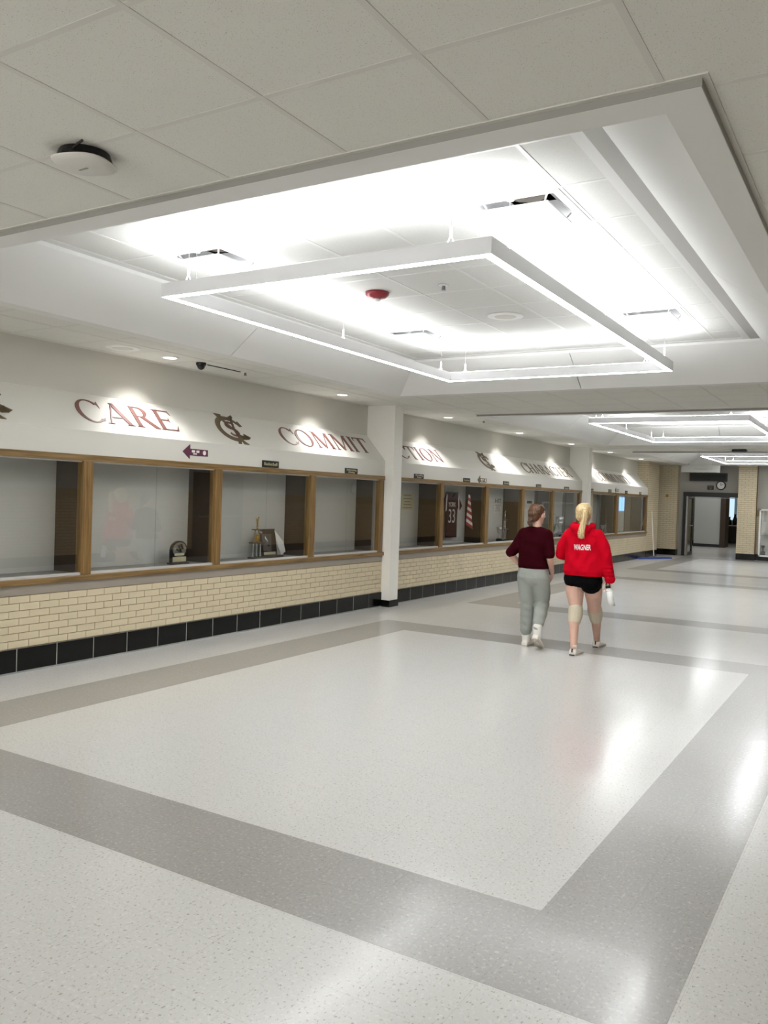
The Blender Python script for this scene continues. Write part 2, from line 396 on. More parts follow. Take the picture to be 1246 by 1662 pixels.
VENTS = [(-1.905, 4.665), (-4.345, 4.665), (-1.905, 7.715), (-4.345, 7.715)]
def coffer(k):
    x0, x1 = CX0, CX1; y0 = CY0+PITCH*k; y1 = min(CY1+PITCH*k, 28.3)
    short = CY1+PITCH*k > 28.3
    lip = MB(); ring(lip, x0-.012, x1+.012, y0-.012, y1+.012, .024, ZC-.003, ZC+.03); lip.build('coffer_trim', M['trim'], ce)
    zr = ZC-.03; wr = .14
    rg = MB(); ring(rg, x0+.012, x1-.012, y0+.012, y1-.012, wr, zr, zr+.03); rg.build('coffer_rim', M['dry'], ce)
    eg = MB(); ring(eg, x0+.009, x1-.009, y0+.009, y1-.009, .003, zr+.001, zr+.029); eg.build('coffer_shade_strip', M['edge'], ce)  # rim's outer face, its shade put into a darker grey
    # sloped sides
    a0, a1, b0, b1 = x0+.012+wr, x1-.012-wr, y0+.012+wr, y1-.012-wr     # lower opening
    ins = .46; zt = ZU-.03
    c0, c1, d0, d1 = a0+ins, a1-ins, b0+ins, b1-ins
    xm, ym = (a0+a1)/2, (b0+b1)/2; t = .02; e = .004
    def slope(p, q, r_, s_, nrm):
        n = Vector(nrm)*t
        MB().hexa([p, q, r_, s_], [Vector(v)+n for v in (p, q, r_, s_)]).build('coffer_panel', M['dry'], ce)
    for (u0, u1, v0, v1) in ((b0, ym-e, d0, ym-e), (ym+e, b1, ym+e, d1)):
        slope((a0,u0,zr), (a0,u1,zr), (c0,v1,zt), (c0,v0,zt), (-.6,0,.8))
        slope((a1,u0,zr), (a1,u1,zr), (c1,v1,zt), (c1,v0,zt), (.6,0,.8))
    for (u0, u1, v0, v1) in ((a0, xm-e, c0, xm-e), (xm+e, a1, xm+e, c1)):
        slope((u0,b0,zr), (u1,b0,zr), (v1,d0,zt), (v0,d0,zt), (0,-.6,.8))
        slope((u0,b1,zr), (u1,b1,zr), (v1,d1,zt), (v0,d1,zt), (0,.6,.8))
    st = MB()
    ring(st, c0-.02, c1+.02, d0-.02, d1+.02, .02, zt, ZU+.02); st.build('coffer_step', M['dry'], ce)
    box(c1-.11, c1, d0, d1, ZU-.004, ZU+.02).build('coffer_soffit', M['soffit'], ce)  # right border strip, a darker grey than the other flanges
    fg = MB(); ring(fg, c0, c1-.1, d0, d1, .075, ZU-.002, ZU+.02); fg.build('coffer_flange', M['gridu'], ce)
    X0, X1, Y0, Y1 = c0+.075, c1-.11, d0+.075, d1-.075
    ux = [x for x in [-1.60-CELL*i for i in range(-1, 8)] if X0+.05 < x < X1-.05]; ux = sorted([X0]+ux+[X1])
    uy = sorted([Y0]+[y for y in [3.75+PITCH*k+CELL*i for i in range(0, 12)] if Y0+.05 < y < Y1-.05]+[Y1])
    vents = [(vx, vy+PITCH*k) for vx, vy in VENTS]
    lump = MB(); gg = MB()
    for i in range(len(ux)-1):
        for j in range(len(uy)-1):
            cx, cy = (ux[i]+ux[i+1])/2, (uy[j]+uy[j+1])/2
            if any(abs(cx-vx) < .2 and abs(cy-vy) < .2 for vx, vy in vents): continue
            a = (ux[i]+gap, ux[i+1]-gap, uy[j]+gap, uy[j+1]-gap, ZU+.003, ZU+.02)
            if k == 0: box(*a).build('coffer_tile', M['tileu'], ce)
            else: lump.box(*a)
    if k != 0: lump.build('distant_coffer_tile', M['tileu'], ce, kind='stuff')
    for x in ux: gg.box(x-gap, x+gap, Y0, Y1, ZU, ZU+.02)
    for y in uy: gg.box(X0, X1, y-gap, y+gap, ZU+.0008, ZU+.02)
    gg.build('coffer_grid', M['gridu'], ce)
    lid = MB(); lid.box(x0-.3, x1+.3, y0-.3, y1+.3, ZU+.24, ZU+.26); ring(lid, x0-.05, x1+.05, y0-.05, y1+.05, .04, ZC+.03, ZU+.24)
    lid.build('plenum_lid', M['void'], ce)
    return vents
allv = {k: coffer(k) for k in range(-1, 3)}

# air diffusers
side = ['nearer the camera', 'farther from the camera']
vl = {(0,0): 'square white air diffuser right above the nearest corner of the nearest light',
      (0,1): 'square white air diffuser at the near left of the nearest raised ceiling',
      (0,2): 'square white air diffuser above the far right end of the nearest light frame',
      (0,3): 'square white air diffuser in the far left of the nearest raised ceiling'}
def diffuser(x, y, label):
    t = thing('air_diffuser', label, 'air vent', (x, y, ZU), 'ceiling air diffusers')
    mb = MB(); ring(mb, x-.297, x+.297, y-.297, y+.297, .045, ZU-.004, ZU+.02); mb.build('frame', M['white'], t)
    mb = MB(); h = .252; g2 = .13
    A = [(x-h,y-h,ZU+.0), (x+h,y-h,ZU), (x+h,y+h,ZU), (x-h,y+h,ZU)]; B = [(x-g2,y-g2,ZU+.1), (x+g2,y-g2,ZU+.1), (x+g2,y+g2,ZU+.1), (x-g2,y+g2,ZU+.1)]
    mb.add(A+B, [(0,1,5,4),(1,2,6,5),(2,3,7,6),(3,0,4,7)]); mb.build('inner_cone', M['housing'], t)
    MB().lathe((x, y, ZU+.095), [(.001,.004),(.11,.004),(.11,.03),(.001,.03)], 24).build('duct_collar', M['taupe'], t)
    bevel(box(x-.205, x+.205, y-.205, y+.205, ZU-.03, ZU-.018).build('plaque', M['white'], t), .005)
    for sx in (-1, 1):
        for sy in (-1, 1): MB().tube((x+sx*.17, y+sy*.17, ZU-.02), (x+sx*.2, y+sy*.2, ZU+.03), .006).build('bracket', M['white'], t)
for k in (0, 1):
    for n, (vx, vy) in enumerate(allv[k]):
        if k == 1 and n not in (0, 2): continue
        diffuser(vx, vy, vl.get((k, n), 'square air diffuser in the second raised ceiling, %s' % ('near right' if n == 0 else 'far right')))

# pendant light frames
def pendant(k, label):
    x0, x1, y0, y1 = -4.32, -1.87, 4.10+PITCH*k, 8.44+PITCH*k
    if k == 2: y1 = 26.9
    t = thing('pendant_light', label, 'ceiling light', ((x0+x1)/2, (y0+y1)/2, 2.97), 'rectangular pendant lights')
    wd, zb, zt = .062, 2.97, 3.062
    # channel sections with mitred corners
    def sect(pts): MB().hexa(*pts).build('housing', M['housing'], t)
    o = [(x0,y0),(x1,y0),(x1,y1),(x0,y1)]; i_ = [(x0+wd,y0+wd),(x1-wd,y0+wd),(x1-wd,y1-wd),(x0+wd,y1-wd)]
    for n in range(4):
        m_ = (n+1) % 4
        q = [o[n], o[m_], i_[m_], i_[n]]
        sect(([(a, b, zb) for a, b in q], [(a, b, zt) for a, b in q]))
    ins = .005
    for z, mt, nm in ((zb-.0015, M['down'], 'lower_lens'), (zt+.0015, M['up'], 'upper_lens')):
        mb = MB()
        o2 = [(x0+ins,y0+ins),(x1-ins,y0+ins),(x1-ins,y1-ins),(x0+ins,y1-ins)]
        w2 = wd-ins; i2 = [(x0+w2,y0+w2),(x1-w2,y0+w2),(x1-w2,y1-w2),(x0+w2,y1-w2)]
        for n in range(4):
            m_ = (n+1) % 4; q = [o2[n], o2[m_], i2[m_], i2[n]]
            if nm == 'upper_lens': mb.quad(*[(a, b, z) for a, b in q])
            else: mb.quad(*[(a, b, z) for a, b in reversed(q)])
        mb.build(nm, mt, t)
    m = wd/2
    pts = [(x0+.22,y0+m),(x1-.26,y0+m),(x0+.22,y1-m),(x1-.26,y1-m)]+[(x, y) for x in (x0+m, x1-m) for y in (y0+.3, (y0+y1)/2, y1-.25)]
    for (a, b) in pts:
        c = MB().tube((a, b, 3.15), (a, b, ZU), .0022, n=6).build('cable', M['cable'], t)
        mb = MB(); mb.tube((a, b, 3.105), (a, b, 3.155), .008, n=8)
        dx, dy = (0, .022) if (a in (x0+m, x1-m)) else (.022, 0)
        for s in (-1, 1): mb.tube((a, b, 3.11), (a+s*dx, b+s*dy, zt), .0035, n=6)
        mb.lathe((a, b, ZU-.012), [(.022,0),(.022,.012)], 12)
        mb.build('cable_gripper', M['white'], t, kind='stuff')
pendant(-1, 'white rectangular light frame hanging behind the viewpoint')
pendant(0, 'largest and nearest rectangular glowing light frame hung in the raised ceiling')
pendant(1, 'second rectangular glowing light frame, beyond the nearest one')
pendant(2, 'farthest small rectangular light frame near the end of the hall')

# small ceiling equipment
def smoke(x, y):
    t = thing('fire_alarm', 'dark red dome fire alarm on the raised ceiling inside the nearest light frame', 'fire alarm', (x, y, ZU))
    MB().lathe((x, y, ZU-.055), [(.03,0),(.075,.012),(.098,.035),(.1,.055)], 28).build('dome', M['red'], t, True)
    MB().lathe((x, y, ZU-.075), [(.018,0),(.028,.01),(.03,.025)], 16).build('strobe_lens', M['white'], t, True)
smoke(-3.746, 5.96)
def sprinkler(x, y, z, label):
    t = thing('sprinkler_head', label, 'sprinkler', (x, y, z), 'ceiling sprinkler heads')
    MB().lathe((x, y, z-.008), [(.035,.002),(.04,.008)], 16).build('escutcheon', M['white'], t)
    mb = MB(); mb.tube((x, y, z-.035), (x, y, z), .009); mb.lathe((x, y, z-.04), [(.019,0),(.019,.003)], 12)
    for s in (-1, 1): mb.tube((x+s*.014, y, z-.037), (x+s*.012, y, z-.004), .003, n=6)
    mb.build('nozzle', M['steel'], t)
sprinkler(-3.125, 5.967, ZU, 'small sprinkler head in the centre of the nearest raised ceiling')
sprinkler(-6.32, 7.30, ZC, 'small sprinkler head in the low ceiling right of the black dome camera')
sprinkler(-6.05, 13.2, ZC, 'small sprinkler head in the low ceiling just beyond the nearest white column')
t = thing('ceiling_speaker', 'round white speaker ring in the nearest raised ceiling right of the fire alarm', 'speaker', (-3.116, 7.197, ZU), 'round ceiling speakers')
def speaker(t, x, y, z):
    MB().lathe((x, y, z-.008), [(.15,0),(.165,.004),(.165,.008)], 32).build('rim', M['white'], t)
    MB().lathe((x, y, z-.011), [(.09,0),(.10,.003),(.10,.006)], 28).build('grille', M['grid'], t)
speaker(t, -3.116, 7.197, ZU)
t = thing('ceiling_speaker', 'round white speaker in the low ceiling above the word CARE', 'speaker', (-6.42, 5.62, ZC), 'round ceiling speakers')
speaker(t, -6.42, 5.62, ZC)
t = thing('dome_camera', 'small black dome camera on the low ceiling left of the light frame', 'camera', (-6.33, 6.60, ZC))
MB().lathe((-6.33, 6.60, ZC-.03), [(.05,0),(.055,.02),(.055,.03)], 20).build('housing', M['black'], t)
MB().lathe((-6.33, 6.60, ZC-.075), [(.008,0),(.03,.012),(.04,.03),(.042,.048)], 20).build('dome', M['black'], t, True)
tag(box(-6.36, -6.345, 6.72, 7.25, ZC-.006, ZC+.001).build('ceiling_slot', M['void']), 'thin dark slot in the low ceiling right of the dome camera', 'air slot')
# black exit box between second and third coffers
t = thing('black_ceiling_box', 'small flat black box on the low ceiling near the far end of the hall', 'camera', (-3.05, 20.9, ZC))
bevel(box(-3.22, -2.9, 20.8, 21.0, ZC-.06, ZC-.001).build('body', M['black'], t), .02)
# wireless access point
t = thing('access_point', 'white round-edged access point with dark gap on the near left ceiling', 'access point', (-2.86, 2.28, ZC))
ax, ay = -2.86, 2.28
mb = MB(); n = 40
prof = [(.03,-.060),(.088,-.056),(.114,-.046),(.118,-.041),(.106,-.036),(.09,-.03)]
def sq(r, tt, ang=.35):
    e = 2.8
    c, s = math.cos(tt), math.sin(tt); q = (abs(c)**e+abs(s)**e)**(-1/e)
    a, b = r*c*q, r*s*q
    return a*math.cos(ang)-b*math.sin(ang), a*math.sin(ang)+b*math.cos(ang)
vs = []
for r, zz in prof:
    for i in range(n):
        a, b = sq(r, 2*math.pi*i/n); vs.append((ax+a, ay+b, ZC+zz))
mb.add(vs, [(k*n+i,k*n+(i+1)%n,(k+1)*n+(i+1)%n,(k+1)*n+i) for k in range(len(prof)-1) for i in range(n)]+[tuple(range(n-1,-1,-1)), tuple(range((len(prof)-1)*n, len(prof)*n))])
mb.build('cover', M['grid'], t, True)
MB().lathe((ax, ay, ZC-.034), [(.112,0),(.108,.012),(.10,.034)], 28).build('mounting_base', M['black'], t)
mb = MB(); mb.box(ax-.03, ax-.012, ay-.004, ay+.004, ZC-.0632, ZC-.062); mb.box(ax-.006, ax+.02, ay-.004, ay+.004, ZC-.0632, ZC-.062)
mb.build('logo_print', M['grout'], t)
mb = MB(); mb.path([(ax+.05, ay-.095, ZC-.02), (ax+.08, ay-.10, ZC-.012), (ax+.11, ay-.10, ZC-.004)], [.005,.005,.005]); mb.build('cord', M['black'], t)
# recessed can lights
CANS = [(-6.49, 3.06), (-6.49, 6.22), (-6.49, 9.38), (-6.49, 12.54), (-6.49, 15.70), (-6.49, 18.86), (-6.49, 22.0), (-6.49, 25.2)]
where = ['above the emblem at the left edge', 'above the word CARE', 'above the word COMMIT', 'just beyond the nearest column', 'above the second emblem', 'above the word CHARACTER', 'just beyond the second column', 'at the far end of the window wall']
for (x, y), wh in zip(CANS, where):
    x = -6.40
    t = thing('recessed_light', 'round recessed light in the low ceiling '+wh, 'ceiling light', (x, y, ZC), 'recessed wall-wash lights')
    MB().lathe((x, y, ZC-.006), [(.075,0),(.095,.002),(.095,.006)], 28).build('trim_ring', M['white'], t)
    MB().lathe((x, y, ZC-.0075), [(.066,0),(.07,.001)], 24).build('lens', M['can'], t)
    l = bpy.data.lights.new('can_spot', 'SPOT'); l.energy = CAN_W; l.spot_size = math.radians(112); l.spot_blend = .8
    l.shadow_soft_size = .03; l.color = (1, .985, .96)
    lo = bpy.data.objects.new('lamp', l); link(lo, t); lo.location = (-.05, -.10, -.03); lo.rotation_euler = (0, math.radians(2), 0)

# ------------------------------------------------------------------ left (window) wall
wl = struct_root('wall_left')
A_, B_ = Vector((XW, 0, 2.185)), Vector((XU, 0, 2.57))
SL = (B_-A_).length; SU = (B_-A_)/SL; SN = Vector((SU.z, 0, -SU.x))*-1
if SN.x < 0: SN = -SN
box(XU-.15, XU, YB, 27.9, 2.57, ZC+.03).build('upper_wall', M['wall'], wl)
MB().hexa([(XW,YB,2.185),(XW,26.6,2.185),(XU,26.6,2.57),(XU,YB,2.57)], [(XW-.1,YB,2.1),(XW-.1,26.6,2.1),(XU-.1,26.6,2.5),(XU-.1,YB,2.5)]).build('sloped_ledge', M['ledge'], wl)
box(XW-.12, XW, YB, 26.6, 1.957, 2.185).build('fascia', M['fascia'], wl)
# wainscot
box(XW-.2, XW-.008, YB, 26.6, 0, .682).build('mortar_bed', M['mortar'], wl)
box(XW-.2, XW+.003, YB, 26.6, .682, .77).build('painted_band', M['taupe'], wl)
box(XU-.15, XU-.11, YB, 28, .0, 2.6).build('back_wall', M['wall'], wl)
def wall_bricks(y0, y1, individual):
    bl, bh, jt = .2055, .0655, .0055
    mesh = box(-.012, 0, 0, bl-jt, 0, bh-jt).mesh('brick', m=M['brick'])
    lump = MB()
    for r in range(7):
        z = .222+r*bh; off = 4.73+(bl/2 if r % 2 else 0)
        k0 = math.floor((y0-off)/bl)
        y = off+k0*bl
        while y < y1:
            a, b = max(y, y0), min(y+bl-jt, y1)
            if b-a > .02:
                pr = random.uniform(0, .0015)
                if individual and abs(b-a-(bl-jt)) < 1e-4: copies('brick', mesh, [(XW+pr, a, z)], wl)
                elif individual: box(XW-.012, XW+pr, a, b, z, z+bh-jt).build('brick', M['brick'], wl)
                else: lump.box(XW-.012, XW+pr, a, b, z, z+bh-jt)
            y += bl
    if not individual: lump.build('distant_brick', M['brick'], wl, kind='stuff')
wall_bricks(1.4, 3.9, False)
wall_bricks(3.9, 10.74, True)
wall_bricks(10.98, 20.1, False)
wall_bricks(20.35, 26.6, False)
bb = struct_root('baseboard_left')
box(XW-.03, XW+.0105, YB, 28.0, 0, .214).build('grout_bed', M['grout'], bb)
tmesh = bevel(box(0, .012, .003, .410, .012, .214).build('base_tile', M['base'], bb), .003, 1)
t0 = 4.603-.413*14
tmesh.location = (XW, t0, 0)
locs = []
for k in range(1, 76):
    y = t0+.413*k
    if y+.41 > 28: break
    if 10.35 < y < 10.98 or 19.95 < y < 20.3: continue
    locs.append((XW, y, 0))
copies('base_tile', tmesh.data, locs, bb)
for a, b in ((10.385, 10.735), (10.985, 11.18), (19.93, 20.095), (20.355, 20.68)): box(XW, XW+.012, a, b, .012, .214).build('base_tile', M['base'], bb)
# seal strip at the floor
box(XW, XW+.02, YB, 28, 0, .010).build('floor_seal', M['grout'], bb)

# columns
for (y0, y1, lb) in ((10.735, 10.98, 'nearest white square column between the first and second display windows'), (20.10, 20.35, 'farther white square column behind the two walking people'), (1.30, 1.54, 'white column left of the view, beside the nearest display windows')):
    t = thing('column', lb, 'column', (XW+.03, (y0+y1)/2, 0), 'white columns along the window wall')
    box(XU-.05, -6.362, y0, y1, .10, ZC+.02).build('shaft', M['column'], t)
    box(XU-.05, -6.350, y0-.012, y1+.012, 0, .10).build('base', M['base'], t)

# display cases
def display_case(y0, y1, posts, label, panels=True):
    t = thing('display_case', label, 'display case', (XW, (y0+y1)/2, .77))
    xo = XW+.012
    bevel(box(XW-.46, XW+.035, y0, y1, .77, .822).build('sill', M['oak'], t), .006)
    box(XW-.10, xo, y0, y1, 1.897, 1.957).build('top_rail', M['oak'], t)
    for (a, b) in posts: bevel(box(XW-.08, xo, a, b, .822, 1.897).build('post', M['oakz'], t), .004, 1)
    box(XW-.055, XW-.004, y0, y1, .822, .845).build('bottom_track', M['alu'], t)
    box(XW-.055, XW-.02, y0, y1, 1.885, 1.897).build('upper_track', M['alu'], t)
    box(XW-.46, XW-.055, y0, y1, .822, .830).build('case_floor', M['shelf'], t)
    box(XW-.46, XW-.10, y0, y1, 1.93, 1.96).build('case_roof', M['caseroof'], t)
    for i in range(len(posts)-1):
        a, b = posts[i][1], posts[i+1][0]; m = (a+b)/2
        for (p, q, dx) in ((a-.01, m+.012, 0), (m-.012, b+.01, .014)):
            box(XW-.040+dx-.003, XW-.040+dx+.003, p, q, .835, 1.893).build('glass_pane', M['glass'], t)
        dc = (posts[i+1][0]+posts[i+1][1])/2; pc = (posts[i][0]+posts[i][1])/2
        box(XW-.46, XW-.08, dc-.012, dc+.012, .83, 1.93).build('divider', M['divider'], t)
        if panels: box(XW-.455, XW-.44, pc+.015, dc-.015, .83, 1.93).build('back_panel', M['panel'], t)
    box(XW-.47, XW-.455, y0, y1, .8, 1.96).build('case_back', M['divider'], t)
    c0 = (posts[0][0]+posts[0][1])/2
    box(XW-.46, XW-.08, c0-.012, c0+.012, .83, 1.93).build('divider', M['divider'], t)
    return t
display_case(1.54, 10.735, [(1.56,1.66),(3.465,3.575),(5.264,5.376),(7.06,7.175),(8.863,8.985),(10.60,10.715)], 'long oak-framed glass display case left of the nearest column, nearly empty with grey panels')
display_case(10.98, 20.10, [(11.0,11.1),(12.56,12.69),(14.40,14.55),(16.22,16.35),(18.02,18.14),(19.92,20.06)], 'oak-framed display case between the two columns, with a jersey and trophies')
dc3 = display_case(20.35, 26.6, [(20.37,20.48),(23.12,23.34),(26.42,26.56)], 'farthest oak-framed display case beyond the second column, darker inside', panels=False)
box(XW-.44, XW-.42, 20.5, 22.15, .83, 1.93).build('fabric_panel', M['panelb'], dc3)
box(XW-.44, XW-.42, 25.6, 26.4, .83, 1.93).build('fabric_panel', M['panelb'], dc3)
box(XW-.44, XW-.42, 23.5, 24.85, .83, 1.93).build('green_panel', mat('dark_green_board', (44,50,36), .7), dc3)
mb = MB(); mb.box(XW-.43, XW-.42, 25.0, 25.22, 1.45, 1.86); mb.box(XW-.43, XW-.42, 25.3, 25.52, 1.45, 1.86)
mb.build('lit_window', M['sky'], dc3, label='small bright blue window seen through the case')

# ------------------------------------------------------------------ lettering on the ledge
def on_slope(y, s, off=.0015): return Vector((XW, y, 2.185))+SU*s+SN*off
def rg(cx, cy, RX, RY, rx, ry, a0, a1, n=18):
    out = []
    P = lambda a, X, Y: (cx+X*math.cos(math.radians(a)), cy+Y*math.sin(math.radians(a)))
    for i in range(n):
        a, b = a0+(a1-a0)*i/n, a0+(a1-a0)*(i+1)/n
        out.append([P(a,RX,RY), P(b,RX,RY), P(b,rx,ry), P(a,rx,ry)])
    return out
def ln(x0, y0, x1, y1, w): return [[(x0-w/2,y0),(x0+w/2,y0),(x1+w/2,y1),(x1-w/2,y1)]]
def sf(x, y, w=.3, h=.035): 
    s = 1 if y < .5 else -1
    return [[(x-w/2,y),(x+w/2,y),(x+w/4,y+s*h),(x-w/4,y+s*h)]]
def gl_E(): return ln(.2,0,.2,1,.15)+sf(.2,0)+sf(.2,1)+[[(.2,1),(.74,1),(.74,.955),(.2,.955)],[(.74,1),(.78,.78),(.72,.95)],[(.2,.53),(.58,.53),(.58,.49),(.2,.49)],[(.6,.63),(.6,.39),(.56,.51)],[(.2,.045),(.78,.045),(.78,0),(.2,0)],[(.78,0),(.86,.26),(.74,.05)]]
def gl_T(): return ln(.45,0,.45,1,.15)+sf(.45,0)+[[(.02,1),(.88,1),(.88,.955),(.02,.955)],[(.02,1),(0,.74),(.08,.96)],[(.88,1),(.9,.74),(.82,.96)]]
GL = {
 'C': (.95, lambda: rg(.5,.5,.48,.53,.34,.485,42,318)+[[(.83,.87),(.9,.68),(.88,1.0),(.80,.9)],[(.74,.13),(.92,.24),(.86,.09),(.75,.07)]]),
 'O': (1.05, lambda: rg(.5,.5,.48,.53,.34,.485,0,360,28)),
 'A': (1.0, lambda: ln(.1,0,.46,1,.055)+ln(.84,0,.46,1.02,.155)+[[(.22,.35),(.72,.35),(.73,.30),(.2,.30)]]+sf(.1,0,.26)+sf(.84,0,.3)),
 'R': (.95, lambda: ln(.2,0,.2,1,.15)+sf(.2,0)+sf(.2,1,.2)+rg(.42,.75,.30,.25,.15,.205,-90,90,10)+[[(.2,1),(.43,1),(.43,.955),(.2,.955)],[(.2,.545),(.43,.545),(.43,.5),(.2,.5)],[(.36,.52),(.54,.52),(.98,.0),(.78,0)]]),
 'E': (.92, gl_E), 'T': (.92, gl_T),
 'H': (1.05, lambda: ln(.2,0,.2,1,.15)+ln(.83,0,.83,1,.15)+sf(.2,0)+sf(.2,1)+sf(.83,0)+sf(.83,1)+[[(.2,.53),(.83,.53),(.83,.485),(.2,.485)]]),
 'I': (.45, lambda: ln(.22,0,.22,1,.15)+sf(.22,0)+sf(.22,1)),
 'M': (1.25, lambda: ln(.16,0,.2,1,.055)+ln(1.06,0,1.02,1,.15)+ln(.6,.05,.24,1,.15)+ln(.6,.0,.98,1,.055)+sf(.16,0,.24)+sf(1.06,0)+sf(.16,1,.22)+sf(1.08,1,.2)),
 'N': (1.08, lambda: ln(.18,0,.18,1,.055)+ln(.85,0,.85,1,.055)+[[(.1,1),(.27,1),(.88,0),(.8,0)]]+sf(.18,0,.26)+sf(.85,1,.26)+sf(.12,1,.2)),
 'U': (1.05, lambda: ln(.2,.35,.2,1,.15)+ln(.83,.35,.83,1,.055)+rg(.5,.35,.375,.37,.27,.32,180,360,14)+sf(.2,1)+sf(.83,1,.24)),
 'Y': (1.0, lambda: ln(.48,0,.48,.48,.15)+sf(.48,0)+[[(.1,1),(.27,1),(.55,.46),(.42,.46)],[(.82,1),(.88,1),(.53,.46),(.47,.46)]]+sf(.18,1,.26)+sf(.86,1,.22)),
}
def word(txt, ya, yb, label, m, s0=.13, hgt=.285):
    t = thing('wall_word', label, 'lettering', on_slope((ya+yb)/2, s0), 'large serif words on the sloped ledge')
    tot = sum(GL[c][0] for c in txt); k = (yb-ya)/tot; x = ya
    for c in txt:
        mb = MB()
        for q in GL[c][1]():
            mb.prism([on_slope(x+a*k, s0+b*hgt) for a, b in q], SN*.006)
        mb.build('letter', m, t); x += GL[c][0]*k
word('CARE', 5.30, 6.62, 'maroon serif word CARE on the sloped ledge, lit by a spot', M['letter'])
word('COMMIT', 8.42, 10.52, 'maroon serif word COMMIT on the ledge left of the nearest column', M['letter'])
word('ACTION', 11.0, 12.86, 'serif word ending in CTION, half hidden behind the nearest column', M['letter'], .11, .275)
word('CHARACTER', 16.55, 19.58, 'serif word CHARACTER on the ledge left of the farther column', M['letterd'], .09, .275)
word('COMMUNITY', 21.75, 24.9, 'faint distant serif word on the ledge beyond the farther column', M['letterd'], .09, .3)
EMB = [  # outline pieces in (y offset, slope height), metres
]
def px(a, b):   # emblem drawing units to metres along / up the ledge
    return (7.25 + a, b)
def emblem(yc, label, s=1.0):
    t = thing('wall_emblem', label, 'emblem', on_slope(yc, .27), 'interlocking letter emblems on the ledge')
    def strip(mb, pts, ws):
        for i in range(len(pts)-1):
            (a, b), (c, d) = pts[i], pts[i+1]; L = math.hypot(c-a, d-b) or 1; nx, ny = -(d-b)/L, (c-a)/L
            ex, ey = (c-a)/L*.004, (d-b)/L*.004
            wa, wb = ws[i]/2, ws[i+1]/2
            q = [(a-nx*wa-ex,b-ny*wa-ey),(c-nx*wb+ex,d-ny*wb+ey),(c+nx*wb+ex,d+ny*wb+ey),(a+nx*wa-ex,b+ny*wa-ey)]
            mb.prism([on_slope(yc+y*s, .27+z*s) for y, z in q], SN*.006)
    def poly(mb, q): mb.prism([on_slope(yc+y*s, .27+z*s) for y, z in q], SN*.006)
    c = MB(); pts = []; ws = []
    for i in range(25):
        a = math.radians(38+(322-38)*i/24)
        pts.append((.205*math.cos(a)*1.0-.02, .17*math.sin(a))); ws.append(.035+.035*math.sin(math.pi*i/24))
    strip(c, pts, ws)
    poly(c, [(.12,.115),(.18,.14),(.215,.06),(.165,.05)])
    c.build('letter_c', M['letterd'], t)
    c = MB(); pts = []; ws = []
    for i in range(13):
        a = math.radians(20+250*i/12); pts.append((.075*math.cos(a), .055+.05*math.sin(a))); ws.append(.028)
    for i in range(13):
        a = math.radians(90-250*i/12); pts.append((.075*math.cos(a), -.05+.055*math.sin(a))); ws.append(.028)
    strip(c, pts, ws); c.build('letter_s', M['letter'], t)
    c = MB()
    strip(c, [(-.11,.19),(-.03,.06),(.03,-.02),(.03,-.19)], [.05,.036,.036,.04])
    strip(c, [(.09,.19),(.05,.06),(.03,-.02)], [.04,.03,.03])
    poly(c, [(-.17,.235),(-.06,.225),(-.07,.17),(-.13,.16)])
    poly(c, [(.02,.185),(.13,.235),(.14,.20),(.09,.15)])
    poly(c, [(-.05,-.235),(.0,-.235),(.03,-.19),(-.02,-.17)]); poly(c, [(.05,-.235),(.14,-.235),(.08,-.18),(.04,-.18)])
    strip(c, [(.05,-.10),(.12,-.13),(.19,-.11)], [.05,.06,.08]); poly(c, [(.15,-.06),(.25,-.115),(.2,-.15),(.13,-.15)])
    c.build('letter_y', M['letterd'], t)
emblem(4.33, 'brown interlocking emblem cut by the left edge of the picture')
emblem(7.52, 'brown interlocking letter emblem between the words CARE and COMMIT')
emblem(14.75, 'interlocking letter emblem beside a bright spot, past the nearest column')

# text helper (built-in font) ------------------------------------------------
def text_mesh(txt, size, ext=.001, off=0):
    cu = bpy.data.curves.new('txt', 'FONT'); cu.body = txt; cu.size = size; cu.align_x = 'CENTER'; cu.align_y = 'CENTER'; cu.extrude = ext
    cu.resolution_u = 3; cu.space_line = .9; cu.offset = off
    o = bpy.data.objects.new('txt', cu); COL.objects.link(o)
    dg = bpy.context.evaluated_depsgraph_get(); dg.update()
    me = bpy.data.meshes.new_from_object(o.evaluated_get(dg)); bpy.data.objects.remove(o); return me
def text_on(txt, size, m, parent, pos, right, up, name='lettering', sx=1.0, fit=None):
    me = text_mesh(txt, size); r, u = Vector(right), Vector(up); n = r.cross(u)
    org = origin(parent)
    if fit:
        xs = [v.co.x for v in me.vertices]; sx = fit/(max(xs)-min(xs))
    for v in me.vertices:
        v.co = Vector(pos)-org+r*(v.co.x*sx)+u*v.co.y+n*v.co.z
    me.materials.clear(); me.materials.append(m)
    o = bpy.data.objects.new(name, me); link(o, parent); return o

# sign plates over the case windows
def plate(y0, y1, zc, hgt, txt, label, m=None):
    t = thing('sign_plate', label, 'sign', (XW, (y0+y1)/2, zc), 'black name plates over the case windows')
    bevel(box(XW, XW+.008, y0, y1, zc-hgt/2, zc+hgt/2).build('plate', M['plate'], t), .002, 1)
    ls = txt.count('\n')+1
    text_on(txt, hgt*(.62 if ls == 1 else .46), M['cream'], t, (XW+.009, (y0+y1)/2, zc), (0,1,0), (0,0,1), fit=(y1-y0)*.78)
plate(7.87, 8.19, 2.003, .083, 'Basketball', 'black plate reading Basketball over the window with two trophies')
plate(9.66, 9.98, 1.994, .078, 'Swimming\nDiving', 'black two-line plate over the last window before the nearest column')
plate(11.63, 11.95, 1.992, .078, 'Wrestling\nTeam', 'black two-line plate over the first window past the nearest column')
plate(13.42, 13.70, 1.99, .075, 'Football', 'black plate over the window with the maroon jersey')
